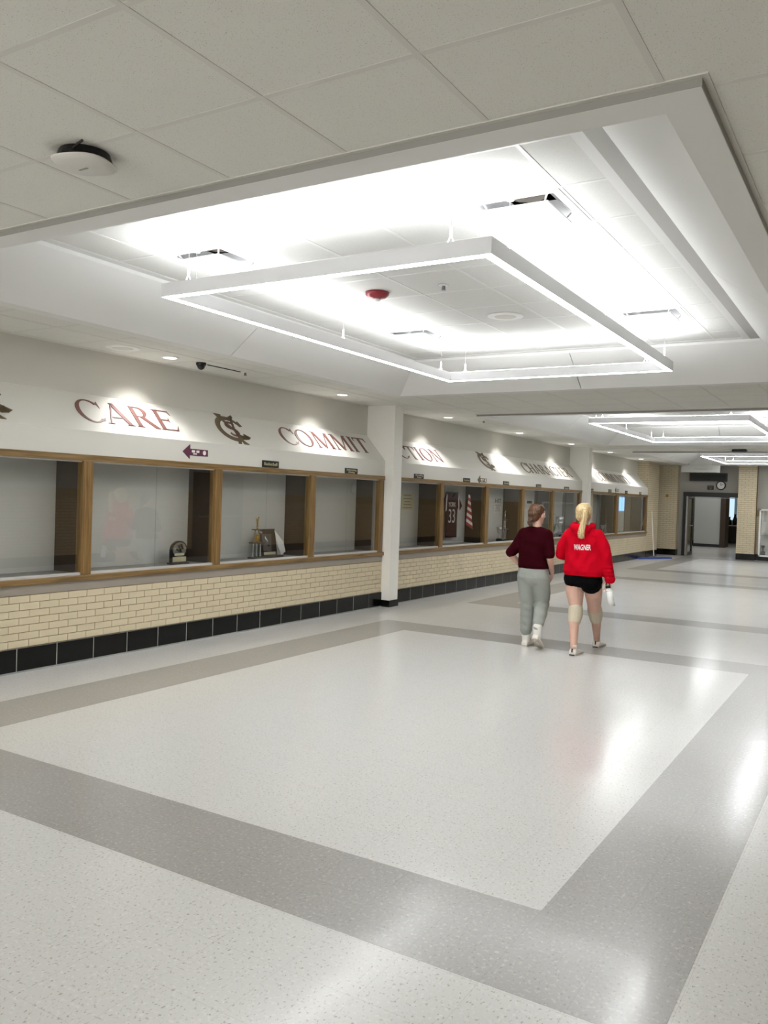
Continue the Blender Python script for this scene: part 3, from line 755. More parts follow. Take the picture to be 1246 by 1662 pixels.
plate(15.20, 15.49, 1.99, .075, 'Golf', 'black plate just right of the second arrow sign')
plate(16.98, 17.28, 1.982, .075, 'Track', 'black plate above the head of the person in maroon')
plate(18.78, 19.12, 1.977, .075, 'Soccer', 'black plate left of the farther column')
plate(20.72, 21.0, 1.98, .075, 'Tennis', 'black plate right beside the farther column')
plate(22.34, 22.62, 1.998, .08, 'Cheer', 'black plate left of the third arrow sign')
plate(23.98, 24.25, 1.998, .08, 'Band', 'black plate right of the third arrow sign')
plate(25.55, 25.8, 1.996, .075, 'Choir', 'last black plate, at the far end of the fascia')
def arrow(y0, zc, L, label, m):
    t = thing('arrow_sign', label, 'sign', (XW, y0+L/2, zc), 'left-pointing arrow signs')
    f = L/.385
    pts = [(0,0),(.108,.082),(.112,.035),(.385,.035),(.385,-.037),(.107,-.037),(.108,-.077)]
    MB().prism([(XW, y0+a*f, zc+b*f) for a, b in pts][::-1], (.004,0,0)).build('arrow', m, t)
    mb = MB()
    for a0, a1, b0, b1 in ((.135,.185,-.004,.022),(.205,.25,-.004,.022),(.155,.215,-.024,-.012)):
        mb.box(XW+.004, XW+.0052, y0+a0*f, y0+a1*f, zc+b0*f, zc+b1*f)
    mb.prism([(XW+.004, y0+(.33+.026*math.cos(a))*f, zc+.026*math.sin(a)*f) for a in [i*math.pi/4 for i in range(8)]][::-1], (.0012,0,0))
    mb.build('print', M['whitep'], t)
arrow(6.545, 2.068, .385, 'maroon left-pointing arrow sign under the word CARE', M['maroon'])
arrow(14.02, 2.013, .40, 'brown left-pointing arrow sign under the second emblem', M['letterd'])
arrow(22.95, 2.03, .38, 'tiny distant arrow sign on the far fascia', M['letterd'])

# ------------------------------------------------------------------ things in the cases
ZF = .8305
def arch_plaque():
    x, y = -6.72, 6.745
    t = thing('arch_plaque', 'black arched award plaque with silver face and cream label, in the second window', 'award', (x, y, ZF))
    bevel(box(x-.05, x+.035, y-.13, y+.13, ZF, ZF+.02).build('foot', M['walnut'], t), .004)
    n = 16; pts = [(-.125,.02),(.125,.02),(.125,.15)]+[(.125*math.cos(math.pi*i/n), .155+.105*math.sin(math.pi*i/n)) for i in range(1, n)]+[(-.125,.15)]
    MB().prism([(x-.02, y+a, ZF+b) for a, b in pts], (.025,0,0)).build('backboard', M['black'], t)
    pts = [(.102*math.cos(math.pi*2*i/24), .162+.082*math.sin(math.pi*2*i/24)) for i in range(24)]
    MB().prism([(x+.006, y+a, ZF+b) for a, b in pts], (.004,0,0)).build('medallion', M['silver'], t)
    mb = MB()
    mb.prism([(x+.011, y+a, ZF+b) for a, b in ((-.03,.21),(-.015,.215),(.03,.135),(.015,.13))], (.006,0,0))
    mb.prism([(x+.011, y+a, ZF+b) for a, b in ((.0,.22),(.03,.225),(.06,.17),(.03,.16))], (.004,0,0))
    mb.tube((x+.012, y-.05, ZF+.17), (x+.012, y-.01, ZF+.14), .006); mb.build('relief', M['black'], t)
    box(x+.006, x+.011, y-.07, y+.07, ZF+.098, ZF+.122).build('name_strip', M['cream'], t)
    box(x+.006, x+.011, y-.10, y+.10, ZF+.028, ZF+.082).build('label', M['cream'], t)
arch_plaque()
def column_trophy(x, y, hgt, label, m1, m2, wd=.2, top='figure', group=None):
    t = thing('trophy', label, 'trophy', (x, y, ZF), group)
    z1, z2, z3 = ZF+hgt*.40, ZF+hgt*.72, ZF+hgt
    bevel(box(x-.06, x+.06, y-wd/2, y+wd/2, ZF, ZF+.022).build('base', M['walnut'], t), .004)
    bevel(box(x-.055, x+.055, y-wd*.46, y+wd*.46, z1-.012, z1).build('lower_deck', M['walnut'], t), .003)
    bevel(box(x-.04, x+.04, y-wd*.32, y+wd*.32, z2-.012, z2).build('upper_deck', M['walnut'], t), .003)
    for s in (-.35, 0, .35): MB().lathe((x, y+s*wd, ZF+.022), [(.011,0),(.008,.01),(.008,z1-ZF-.045),(.011,z1-ZF-.034)], 10).build('lower_post', m2, t, True)
    for s in (-.18, .18): MB().lathe((x, y+s*wd, z1), [(.012,0),(.008,.012),(.008,z2-z1-.024),(.012,z2-z1-.012)], 10).build('upper_post', m1, t, True)
    MB().lathe((x, y, z1), [(.02,0),(.012,.02),(.026,.05),(.02,.075),(.006,.09)], 12).build('cup', m1, t, True)
    # little figure reaching up
    mb = MB(); f = (z3-z2)
    mb.path([(x,y,z2),(x,y,z2+.12*f)], [.016,.008]); mb.path([(x,y-.008,z2+.12*f),(x,y-.004,z2+.45*f)], [.005,.008]); mb.path([(x,y+.012,z2+.2*f),(x,y+.002,z2+.45*f)], [.005,.008])
    mb.path([(x,y,z2+.42*f),(x,y,z2+.68*f)], [.010,.013]); mb.path([(x,y-.01,z2+.66*f),(x,y-.025,z2+.95*f)], [.006,.004]); mb.path([(x,y+.01,z2+.66*f),(x,y+.02,z2+.93*f)], [.006,.004])
    mb.lathe((x, y, z2+.69*f), [(.004,0),(.011,.012),(.010,.024),(.003,.032)], 10); mb.lathe((x, y+.022, z2+.93*f), [(.004,0),(.014,.012),(.004,.026)], 10)
    mb.build('figure', m1, t, True)
    return t
column_trophy(-6.70, 8.05, .51, 'tall gold two-tier trophy in the third window', M['gold'], M['silver'])
def state_plaque():
    x, y = -6.76, 8.37
    t = thing('award_board', 'dark wood award board with silver shapes beside the gold trophy', 'award', (x, y, ZF))
    bevel(box(x-.06, x+.08, y-.21, y+.2, ZF, ZF+.03).build('foot', M['walnut'], t), .004)
    a, b = Vector((x+.02, 0, ZF+.03)), Vector((x-.02, 0, ZF+.36))
    def P(yy, f, o=0): v = a.lerp(b, f); return (v.x+o, y+yy, v.z)
    MB().prism([P(-.17,0), P(.14,0), P(.12,1), P(-.19,1)], (-.02,0,0)).build('board', M['walnut'], t)
    mb = MB(); mb.prism([P(-.14,.18,.002), P(.02,.12,.002), P(.04,.8,.002), P(-.15,.82,.002)], (.004,0,0)); mb.build('picture_plate', mat('taupe_metal', (110,100,96), .4, .4), t)
    mb = MB(); mb.prism([P(-.13,.02,.003), P(.10,.02,.003), P(.10,.12,.003), P(-.13,.12,.003)], (.004,0,0)); mb.build('name_strip', M['cream'], t)
    mb = MB(); mb.tube(P(-.10,.72,.012), P(-.03,.35,.012), .008, .012); mb.lathe(P(-.06,.55,.012), [(.004,-.02),(.018,0),(.004,.02)], 10)
    mb.prism([P(-.18,.84,.004), P(-.13,.84,.004), P(-.13,.93,.004), P(-.18,.93,.004)], (.004,0,0)); mb.build('relief', M['silver'], t, True)
    mb = MB(); mb.prism([P(.10,.95,.01), P(.14,.80,.02), (x+.05,y+.21,ZF+.20), (x+.06,y+.25,ZF+.07), (x+.06,y+.17,ZF+.03), P(.13,.3,.03), P(.11,.6,.02)], (.006,0,0))
    mb.build('ribbon_sheet', M['whitep'], t)
state_plaque()
# framed notices
def notice(y0, y1, z0, z1, label, lines, m='cream', name='notice', back=-6.948):
    t = thing(name, label, 'notice', (back, (y0+y1)/2, z0), 'notices on the case back panels')
    box(back, back+.006, y0, y1, z0, z1).build('sheet', M[m], t)
    mb = MB(); h = (z1-z0)/(lines*2+1)
    for i in range(lines):
        a = z0+h*(1+2*i); ind = (y1-y0)*(.12+.1*((i*7) % 3)/2)
        mb.box(back+.006, back+.0072, y0+ind, y1-ind, a, a+h*.9)
    mb.build('print', M['taupe'], t)
notice(12.02, 12.40, 1.44, 1.72, 'pale framed notice in the first window past the nearest column', 5)
notice(15.80, 16.18, 1.40, 1.58, 'white notice on the panel in the window left of the person in maroon', 4, 'whitep')
t = thing('dark_lettering', 'dark cut-out letters above the white notice in the case', 'lettering', (-6.945, 16.0, 1.62))
text_on('HIT', .13, M['black'], t, (-6.945, 16.0, 1.63), (0,1,0), (0,0,1), fit=.32)
t = thing('white_card', 'small white card with dark mark above the head of the person in maroon', 'notice', (-6.945, 17.75, 1.45))
box(-6.949, -6.943, 17.5, 18.0, 1.42, 1.68).build('card', M['whitep'], t); box(-6.943, -6.941, 17.6, 17.9, 1.60, 1.66).build('print', M['black'], t)
# jersey
def jersey():
    x, yc, zt = -6.90, 13.76, 1.74
    t = thing('hanging_jersey', 'maroon team jersey with number 33 hanging in the case', 'jersey', (x, yc, zt))
    pts = [(-.22,0),(-.10,.01),(-.03,-.05),(.03,-.05),(.10,.01),(.22,0),(.40,-.22),(.31,-.30),(.21,-.20),(.20,-.50),(.21,-.80),(-.21,-.80),(-.20,-.50),(-.21,-.20),(-.31,-.30),(-.40,-.22)]
    o = MB().prism([(x, yc+a, zt+b) for a, b in pts], (.03,0,0)).build('shirt', M['jersey'], t)
    mb = MB()
    for s in (-1, 1): mb.prism([(x+.031, yc+s*a, zt+b) for a, b in ((.22,-.01),(.26,-.03),(.28,-.34),(.24,-.30))][::s], (.004,0,0))
    mb.build('side_stripe', M['whitep'], t)
    text_on('33', .36, M['whitep'], t, (x+.033, yc-.02, zt-.42), (0,1,0), (0,0,1), 'number', fit=.26)
    text_on('YORK', .12, M['whitep'], t, (x+.033, yc-.02, zt-.20), (0,1,0), (0,0,1), 'team_name', fit=.30)
    mb = MB(); mb.tube((x+.015, yc-.24, zt+.02), (x+.015, yc+.24, zt+.02), .012); mb.build('hanger', M['black'], t)
jersey()
def flag():
    x, yc, zt = -6.62, 13.93, 1.74
    t = thing('striped_flag', 'small red and white striped flag hanging in the case right of the jersey', 'flag', (x, yc, zt))
    for i in range(10):
        mb = MB(); z0 = zt-.055*i; w0, w1 = .03+.012*i, .03+.012*(i+1); sh = .004*i
        mb.prism([(x, yc-w0+sh, z0), (x, yc+w0+sh, z0-.02-.008*i), (x, yc+w1+sh, z0-.075-.008*i), (x, yc-w1+sh, z0-.055)], (.006,0,0))
        mb.build('stripe', M['flagw' if i % 2 == 0 else 'flagr'], t)
flag()
column_trophy(-6.70, 15.82, .60, 'tall thin silver trophy in the window left of the person in maroon', M['silver'], M['silver'])
def cup(x, y, s, label, m):
    t = thing('cup_trophy', label, 'trophy', (x, y, ZF), None)
    MB().lathe((x, y, ZF), [(.06*s,0),(.06*s,.05*s),(.05*s,.055*s)], 16).build('base', M['black'], t)
    MB().lathe((x, y, ZF+.055*s), [(.04*s,0),(.012*s,.03*s),(.012*s,.09*s),(.05*s,.15*s),(.062*s,.24*s),(.056*s,.245*s),(.03*s,.15*s)], 20).build('bowl', m, t, True)
    mb = MB()
    for q in (-1, 1): mb.path([(x, y+q*.055*s, ZF+.27*s), (x, y+q*.09*s, ZF+.26*s), (x, y+q*.085*s, ZF+.20*s), (x, y+q*.045*s, ZF+.19*s)], [.006*s]*4)
    mb.build('handle', m, t)
cup(-6.68, 15.50, .95, 'short white-silver cup trophy on a black base beside the tall thin one', M['silver'])
cup(-6.70, 19.10, 1.6, 'silver cup trophy between the two walking people', M['silver'])
column_trophy(-6.74, 18.75, .75, 'tall grey trophy in the window between the two people', M['silver'], M['silver'])
def plant(x, y, label):
    t = thing('artificial_plant', label, 'plant', (x, y, ZF))
    MB().lathe((x, y, ZF), [(.05,0),(.065,.09),(.06,.095)], 14).build('pot', M['walnut'], t, True)
    for i in range(16):
        a = i*2.4; r = .04+.07*random.random(); h = .16+.14*random.random()
        p = Vector((x+r*math.cos(a), y+r*math.sin(a), ZF+.09+h)); b = Vector((x, y, ZF+.09)); d = (p-b); sd = Vector((-math.sin(a), math.cos(a), 0))*.022
        MB().add([b, b+d*.5+sd, p, b+d*.5-sd, b+d*.5+Vector((0,0,.01))], [(0,1,4),(1,2,4),(2,3,4),(3,0,4)]).build('leaf', M['green'], t)
plant(-6.62, 18.45, 'small green artificial plant in the window between the two people')
column_trophy(-6.70, 22.85, .68, 'dark tall trophy in the farthest case right of the blonde head', mat('copper_metal', (150,84,60), .3, .7), M['silver'])
cup(-6.66, 22.45, .8, 'tiny cup trophy in the farthest case beside the dark one', M['silver'])

# ------------------------------------------------------------------ far end
def brick_face(mb, axis, fixed, a0, a1, z0, z1, out, bl=.2055, bh=.0655, jt=.007):
    """bricks on a plane: axis 'X' = runs along X at Y=fixed facing -Y ; 'Y' = runs along Y at X=fixed facing +X"""
    r = 0; z = z0
    while z < z1-.02:
        zz = min(z+bh-jt, z1); off = bl/2 if r % 2 else 0; a = a0-off
        while a < a1:
            p, q = max(a, a0), min(a+bl-jt, a1)
            if q-p > .015:
                if axis == 'X': mb.box(p, q, fixed-out, fixed+.01, z, zz)
                else: mb.box(fixed-.01, fixed+out, p, q, z, zz)
            a += bl
        z += bh; r += 1
def pier(label, x0, x1, y0, y1, faces, zb=.2, zt=ZC):
    t = thing('brick_pier', label, 'pillar', ((x0+x1)/2, (y0+y1)/2, 0), 'cream brick piers at the end of the hall')
    box(x0, x1, y0, y1, .0, zt+.01).build('core', M['mortar'], t)
    mb = MB()
    for f in faces:
        if f == 'front': brick_face(mb, 'X', y0, x0, x1, zb, zt, .008)
        if f == 'right': brick_face(mb, 'Y', x1, y0, y1, zb, zt, .008)
    mb.build('brickwork', M['brick'], t, kind='stuff')
    bs = MB(); bs.box(x0-.001, x1+.016, y0-.016, y1, 0, zb); bs.build('base', M['base'], t)
    return t
pier('cream brick pier at the far end of the window wall', XU-.1, XW+.0, 26.61, 28.0, ['front', 'right'])
pier('cream brick pier just left of the far doorway', -6.95, -6.13, 28.99, 29.4, ['front', 'right'])
pier('cream brick pier right of the far doorway with black base', -4.2, -3.66, 28.75, 29.4, ['front'])
wb = struct_root('wall_back')
box(-6.95, -5.97, 29.3, 29.45, 0, 3.05).build('door_side_wall', M['backwall'], wb)
box(-5.97, -4.15, 29.3, 29.45, 2.13, 3.05).build('header_wall', M['backwall'], wb)
box(-6.95, -6.75, 27.95, 29.0, 0, 3.05).build('recess_wall', M['backwall'], wb)
box(-3.75, XR+.2, 29.0, 29.15, 1.60, 3.05).build('upper_wall', M['backwall'], wb)
box(-3.75, XR+.2, 29.008, 29.15, 0, 1.60).build('mortar_bed', M['mortar'], wb)
mb = MB(); brick_face(mb, 'X', 29.008, -3.66, -1.5, .2, 1.40, .008); mb.build('brickwork', M['brick'], wb, kind='stuff')
mb = MB(); brick_face(mb, 'X', 29.008, -3.66, -1.5, 1.40, 1.60, .008); mb.build('dark_brick_course', M['brickd'], wb, kind='stuff')
box(-3.66, XR, 28.985, 29.15, 0, .2).build('base', M['base'], wb)
# small round brass plates on the piers
for (x, y, z, lb, f) in ((-6.45, 28.98, 1.98, 'small brass disc on the brick pier left of the doorway', 1), (-4.24, 29.26, 1.75, 'small brass disc beside the doorway on its right', 1)):
    t = thing('wall_disc', lb, 'fitting', (x, y, z)); MB().lathe((x, y-.015, z), [(.035,0),(.05,.01),(.05,.02)], 16, 'Y').build('disc', M['gold'], t); MB().lathe((x, y-.022, z), [(.006,0),(.012,.008)], 10, 'Y').build('screw', M['steel'], t)
# doorway
d1 = struct_root('door_1')
box(-5.97, -5.82, 29.2, 29.42, 0, 2.13).build('jamb', M['black'], d1)
box(-4.23, -4.19, 29.2, 29.42, 0, 2.13).build('jamb', M['black'], d1)
box(-5.97, -4.19, 29.18, 29.42, 1.98, 2.13).build('header', M['black'], d1)
lf = bevel(box(-5.83, -5.775, 29.0, 29.20, .01, 1.985).build('door_leaf', M['steel'], d1), .004, 1)
box(-5.806, -5.80, 29.2, 29.88, .12, 1.9).build('glass_pane', M['glass'], lf)
mb = MB(); mb.box(-5.83, -5.775, 29.88, 29.96, .01, 1.985); mb.box(-5.83, -5.775, 29.2, 29.88, .01, .12); mb.box(-5.83, -5.775, 29.2, 29.88, 1.9, 1.985); mb.build('leaf_rail', M['black'], lf)
mb = MB(); mb.tube((-5.76, 29.2, 1.0), (-5.76, 29.8, 1.0), .015); mb.build('push_bar', M['steel'], lf)
box(-5.82, -4.2, 29.3, 29.4, 1.945, 1.965).build('closer_rail', M['alu'], d1)
# signs over the door
t = thing('message_board', 'long black electronic message board above the far doorway', 'sign', (-5.21, 29.28, 2.49))
bevel(box(-5.80, -4.62, 29.2, 29.3, 2.50, 2.77).build('casing', M['black'], t), .008)
box(-5.76, -4.66, 29.195, 29.2, 2.54, 2.73).build('screen', mat('dark_screen', (14,22,20), .2), t)
t = thing('wall_clock', 'round black-rimmed wall clock right above the far doorway', 'clock', (-4.81, 29.28, 2.37))
MB().lathe((-4.81, 29.24, 2.37), [(.13,0),(.15,.01),(.15,.06)], 28, 'Y').build('rim', M['black'], t)
MB().lathe((-4.81, 29.235, 2.37), [(.118,0),(.118,.01)], 28, 'Y').build('face', M['whitep'], t)
mb = MB(); mb.box(-4.816, -4.804, 29.228, 29.234, 2.36, 2.46); mb.prism([(-4.81,29.228,2.376),(-4.81,29.228,2.364),(-4.74,29.228,2.40),(-4.742,29.228,2.41)], (0,.006,0)); mb.build('hand', M['black'], t)
t = thing('small_black_sign', 'small black square sign left of the wall clock', 'sign', (-5.13, 29.28, 2.29))
box(-5.235, -5.035, 29.27, 29.3, 2.22, 2.36).build('plate', M['plate'], t)
text_on('ROOM\n100', .06, M['taupe'], t, (-5.135, 29.268, 2.29), (1,0,0), (0,0,1), fit=.13)
t = thing('hanging_sign', 'wide pale hanging sign in front of the message board', 'sign', (-5.14, 27.5, 2.72))
bevel(box(-5.71, -4.565, 27.48, 27.52, 2.725, 2.945).build('panel', mat('pale_sign', (176,176,172), .5), t), .004, 1)
for x in (-5.5, -4.8): MB().tube((x, 27.5, 2.945), (x, 27.5, ZC+.004), .004).build('hanger', M['steel'], t)
text_on('Commons Dr', .10, M['taupe'], t, (-5.05, 27.478, 2.83), (1,0,0), (0,0,1), fit=.56)
# display cabinet at the far right
t = thing('wall_cabinet', 'white-framed glass cabinet at the right edge beyond the far brick pier', 'display case', (-2.9, 28.9, .14))
mb = MB()
x0, x1 = -3.55, -2.3
for a in ((x0, x0+.05, .135, 1.645), (x1-.05, x1, .135, 1.645), (x0, x1, .135, .185), (x0, x1, 1.595, 1.645)): mb.box(a[0], a[1], 28.74, 28.985, a[2], a[3])
mb.build('frame', M['white'], t)
box(x0+.05, x1-.05, 28.96, 28.98, .185, 1.595).build('back_panel', M['panel'], t)
box(x0+.05, x1-.05, 28.78, 28.786, .185, 1.595).build('glass_pane', M['glass'], t)
box(x0+.05, x1-.05, 28.8, 28.96, .80, .815).build('shelf', M['shelf'], t)
for i, x in enumerate((-3.42, -3.2, -3.0)):
    q = thing('cabinet_trophy', ['small dark trophy at the left in the far white cabinet', 'small trophy in the middle of the far white cabinet', 'small trophy to the right in the far white cabinet'][i], 'trophy', (x, 28.87, .186), 'trophies in the white cabinet')
    MB().lathe((x, 28.87, .186), [(.07,0),(.07,.1),(.02,.12),(.02,.2),(.06,.28),(.05,.3)], 14).build('cup', M['walnut' if i % 2 == 0 else 'silver'], q, True)
    box(x-.06, x+.06, 28.82, 28.92, .1861, .2).build('plinth', M['black'], q)
# mop
t = thing('dust_mop', 'blue flat dust mop with thin pale handle leaning by the brick pier', 'mop', (-6.2, 26.5, 0))
MB().tube((-6.24, 26.55, .05), (-6.44, 26.9, 1.45), .013).build('handle', M['whitep'], t)
c, s = math.cos(1.05), math.sin(1.05)
o = MB().prism([(-6.22+a*c-b*s, 26.3+a*s+b*c, .0015) for a, b in ((-1.15,-.09),(-.2,-.11),(.75,-.09),(.78,0),(.75,.09),(-.2,.11),(-1.15,.09),(-1.18,0))], (0,0,.045)).build('mop_head', M['blue'], t)
MB().tube((-6.27, 26.5, .045), (-6.22, 26.6, .07), .03).build('swivel', M['steel'], t)
# hall beyond the door
hall = struct_root('wall_front')
n = 14; mb = MB()
cxh, cyh, rad = -9.6, 38.6, 2.9
for i in range(n):
    a0, a1 = math.radians(-62+72*i/n), math.radians(-62+72*(i+1)/n)
    P = lambda a, z: (cxh+rad*math.cos(a), cyh+rad*math.sin(a), z)
    mb.quad(P(a0,0), P(a1,0), P(a1,3), P(a0,3))
mb.build('curved_wall', M['olive'], hall, True)
mb = MB()
for i in range(n):
    a0, a1 = math.radians(-62+72*i/n), math.radians(-62+72*(i+1)/n)
    P = lambda a, z: (cxh+(rad+.02)*math.cos(a), cyh+(rad+.02)*math.sin(a), z)
    mb.quad(P(a0,0), P(a1,0), P(a1,.22), P(a0,.22))
mb.build('curved_base', M['base'], hall)
box(-9.5, -9.4, 29.3, 48, 0, 3.05).build('hall_side_wall', M['backwall'], hall)
box(-9.5, -4.0, 47.9, 48, 0, 3.05).build('hall_end_wall', M['backwall'], hall)
box(-4.0, -3.9, 29.3, 48, 0, 3.05).build('hall_side_wall', M['brick'], hall)
box(-9.5, -3.9, 29.3, 48, 3.0, 3.1).build('hall_ceiling', M['tile'], hall)
mb = MB()
for a in (( -8.2, 47.85),(-7.6, 47.85),(-7.0, 47.85)): mb.box(a[0], a[0]+.45, a[1]-.02, a[1], 1.0, 2.4)
mb.build('lit_window', emat('dim_daylight', (.55,.75,.9), .35), hall)
t = thing('white_partition', 'tall pale flat panel seen through the far doorway', 'partition', (-6.45, 36.6, 0))
box(-7.0, -5.98, 36.55, 36.62, .12, 2.35).build('panel', M['hallpanel'], t); box(-7.02, -5.96, 36.53, 36.64, 0, .12).build('base', M['black'], t)
box(-5.98, -5.78, 36.5, 37.4, 0, 2.35).build('edge_post', M['divider'], t)
t = thing('counter', 'black counter with pale top beyond the far doorway', 'counter', (-6.0, 41.5, 0))
box(-6.6, -5.3, 41.3, 41.9, 0, .80).build('body', M['black'], t); box(-6.65, -5.25, 41.25, 41.95, .80, .84).build('top', M['whitep'], t)
for i, (x, hh) in enumerate(((-6.4, .35), (-6.15, .5), (-5.85, .28), (-5.6, .42))):
    q = thing('counter_item', ['small dark jar at the left end of the far counter', 'taller dark bottle on the far counter', 'short dark box on the far counter', 'dark stand at the right end of the far counter'][i], 'container', (x, 41.5, .84), 'dark things on the far counter')
    MB().lathe((x, 41.5, .8405), [(.09,0),(.10,hh*.5),(.05,hh*.8),(.05,hh)], 12).build('body', M['black'], q, True)
    MB().lathe((x, 41.5, .8405+hh), [(.055,0),(.055,.03)], 12).build('cap', M['whitep' if i % 2 else 'steel'], q)

# ------------------------------------------------------------------ right wall and wall behind the viewpoint
wr = struct_root('wall_right')
box(XR, XR+.15, YB, YE, 1.60, 3.05).build('upper_wall', M['backwall'], wr)
box(XR, XR+.15, YB, YE, .2, 1.40).build('brick_wainscot', M['brickw'], wr)
box(XR-.006, XR+.15, YB, YE, 1.40, 1.60).build('dark_course', M['brickd'], wr)
box(XR-.02, XR+.15, YB, YE, 0, .2).build('base', M['base'], wr)
for n_, (a, b) in enumerate(((15.25, 17.1), (7.0, 8.0), (-3, -1.2))):
    d = struct_root('door_%d' % (n_+2))
    box(XR-.04, XR, a, b, 0, 2.1).build('door_frame', M['void'], d)
    mid = (a+b)/2
    for p, q in ((a+.05, mid-.01), (mid+.01, b-.05)):
        lf = bevel(box(XR-.07, XR-.04, p, q, .01, 2.05).build('door_leaf', M['darkw'], d), .004, 1)
        MB().tube((XR-.10, p+.08, 1.0), (XR-.10, q-.08, 1.0), .016).build('push_bar', M['steel'], lf)
t = thing('hall_clock', 'round clock on the right wall, mirrored in the display glass', 'clock', (XR-.03, 22.4, 1.86))
MB().lathe((XR-.06, 22.4, 1.86), [(.15,0),(.17,.01),(.17,.06)], 28, 'X').build('rim', M['black'], t)
MB().lathe((XR-.064, 22.4, 1.86), [(.13,0),(.13,.01)], 28, 'X').build('face', M['whitep'], t)
wf = struct_root('wall_rear')
box(XU-.3, XR+.2, YB-.15, YB, 0, 3.4).build('rear_wall', M['wall'], wf)

# ------------------------------------------------------------------ people
def remesh(mb, name, m, parent, vox=.008, smooth=6, label=None, post=None):
    me = mb.mesh(name); o = bpy.data.objects.new(name, me); COL.objects.link(o)
    r = o.modifiers.new('r', 'REMESH'); r.mode = 'VOXEL'; r.voxel_size = vox; r.use_smooth_shade = True
    s = o.modifiers.new('s', 'SMOOTH'); s.iterations = smooth; s.factor = .5
    dg = bpy.context.evaluated_depsgraph_get(); dg.update()
    nm = bpy.data.meshes.new_from_object(o.evaluated_get(dg)); bpy.data.objects.remove(o)
    if post:
        for v in nm.vertices: v.co = post(v.co)
    world = nm.copy()
    org = origin(parent)
    for v in nm.vertices: v.co -= org
    nm.materials.clear(); nm.materials.append(m)
    nm.polygons.foreach_set('use_smooth', [True]*len(nm.polygons))
    q = bpy.data.objects.new(name, nm); link(q, parent)
    if label: q['label'] = label
    return q, world
def ball(mb, c, rx, ry=None, rz=None, n=16):
    ry = rx if ry is None else ry; rz = rx if rz is None else rz
    m = n//2; vs = []; c = Vector(c)
    for k in range(1, m):
        a = math.pi*k/m
        for i in range(n):
            b = 2*math.pi*i/n; vs.append((c.x+rx*math.sin(a)*math.cos(b), c.y+ry*math.sin(a)*math.sin(b), c.z-rz*math.cos(a)))
    fs = [(k*n+i,k*n+(i+1)%n,(k+1)*n+(i+1)%n,(k+1)*n+i) for k in range(m-2) for i in range(n)]
    vs += [(c.x, c.y, c.z-rz), (c.x, c.y, c.z+rz)]; b0, t0_ = len(vs)-2, len(vs)-1
    fs += [(b0,(i+1)%n,i) for i in range(n)]+[(t0_,(m-2)*n+i,(m-2)*n+(i+1)%n) for i in range(n)]
    mb.add(vs, fs)
def limb(mb, pts, rs, n=14):
    for i in range(len(pts)-1): mb.tube(pts[i], pts[i+1], rs[i], rs[i+1], n)
    for p, r in zip(pts, rs): ball(mb, p, r*.995)
def loft(mb, secs, n=24, power=2.3):   # secs (x, y, z, rx, ry) horizontal rings from low to high
    vs = []
    for (x, y, z, rx, ry) in secs:
        for i in range(n):
            t = 2*math.pi*i/n; c, s = math.cos(t), math.sin(t)
            q = (abs(c)**power+abs(s)**power)**(-1/power)
            vs.append((x+rx*c*q, y+ry*s*q, z))
    m = len(secs)
    mb.add(vs, [(k*n+i,k*n+(i+1)%n,(k+1)*n+(i+1)%n,(k+1)*n+i) for k in range(m-1) for i in range(n)]+[tuple(range(n-1,-1,-1)), tuple(range((m-1)*n,m*n))])
def hand(mb, wrist, dirv, palm_n, curl=.5, flip=1):
    """palm with five unequal bent fingers; dirv = towards fingertips, palm_n = out of the palm"""
    w_, d, pn = Vector(wrist), Vector(dirv).normalized(), Vector(palm_n).normalized()
    sd = d.cross(pn).normalized()*flip
    for s in (-.026, -.009, .009, .026):
        mb.tube(w_, w_+d*.075+sd*s, .016, .012, 10); ball(mb, w_+d*.078+sd*s, .0115)
    for s, L in ((-.031,.058), (-.0105,.075), (.0105,.080), (.031,.070)):
        p = w_+d*.078+sd*s; dd = d.copy()
        for seg, r0, r1 in ((.45,.0088,.0082), (.32,.0082,.0075), (.23,.0075,.0065)):
            dd = (dd*math.cos(curl)+pn*math.sin(curl)).normalized()
            q = p+dd*L*seg; mb.tube(p, q, r0, r1, 8); ball(mb, q, r1, n=10); p = q
            pn2 = (pn*math.cos(curl)-d*math.sin(curl))
    b = w_+d*.02+sd*.022; q = b+(d*.6+sd*.7+pn*.35).normalized()*.042; mb.tube(b, q, .0125, .0100, 10); ball(mb, q, .010)
    q2 = q+(d*.85+sd*.25+pn*.5).normalized()*.030; mb.tube(q, q2, .0098, .0078, 10); ball(mb, q2, .0078)
def head(mb, c, yaw=0, s=1.0):
    """c centre of the head; face towards +Y turned by yaw"""
    c = Vector(c); R = Matrix.Rotation(yaw, 3, 'Z')
    P = lambda x, y, z: c+R @ Vector((x, y, z))*s
    ball(mb, P(0,-.012,.03), .074*s, .092*s, .088*s, 20)
    ball(mb, P(0,.028,-.03), .056*s, .062*s, .080*s, 18)
    ball(mb, P(0,.072,-.088), .024*s, .02*s, .02*s)        # chin
    mb.tube(P(0,.088,.012), P(0,.106,-.028), .008*s, .013*s, 8); ball(mb, P(0,.104,-.03), .014*s)   # nose
    ball(mb, P(0,.085,-.062), .022*s, .012*s, .008*s)      # lips
    for q in (-1, 1):
        ball(mb, P(q*.076,-.002,-.012), .012*s, .018*s, .032*s)     # ears
        ball(mb, P(q*.038,.068,-.018), .022*s, .016*s, .022*s)     # cheeks
        ball(mb, P(q*.03,.078,.032), .022*s, .012*s, .008*s)       # brow
    return P
def eyes(P, parent):
    for q in (-1, 1):
        mb = MB(); ball(mb, P(q*.031,.080,.010), .0125, .0125, .0125, 12); mb.build('eye', M['eye'], parent, True)
        mb = MB(); ball(mb, P(q*.031,.0895,.010), .0055, .0045, .0055, 10); mb.build('iris', M['black'], parent, True)
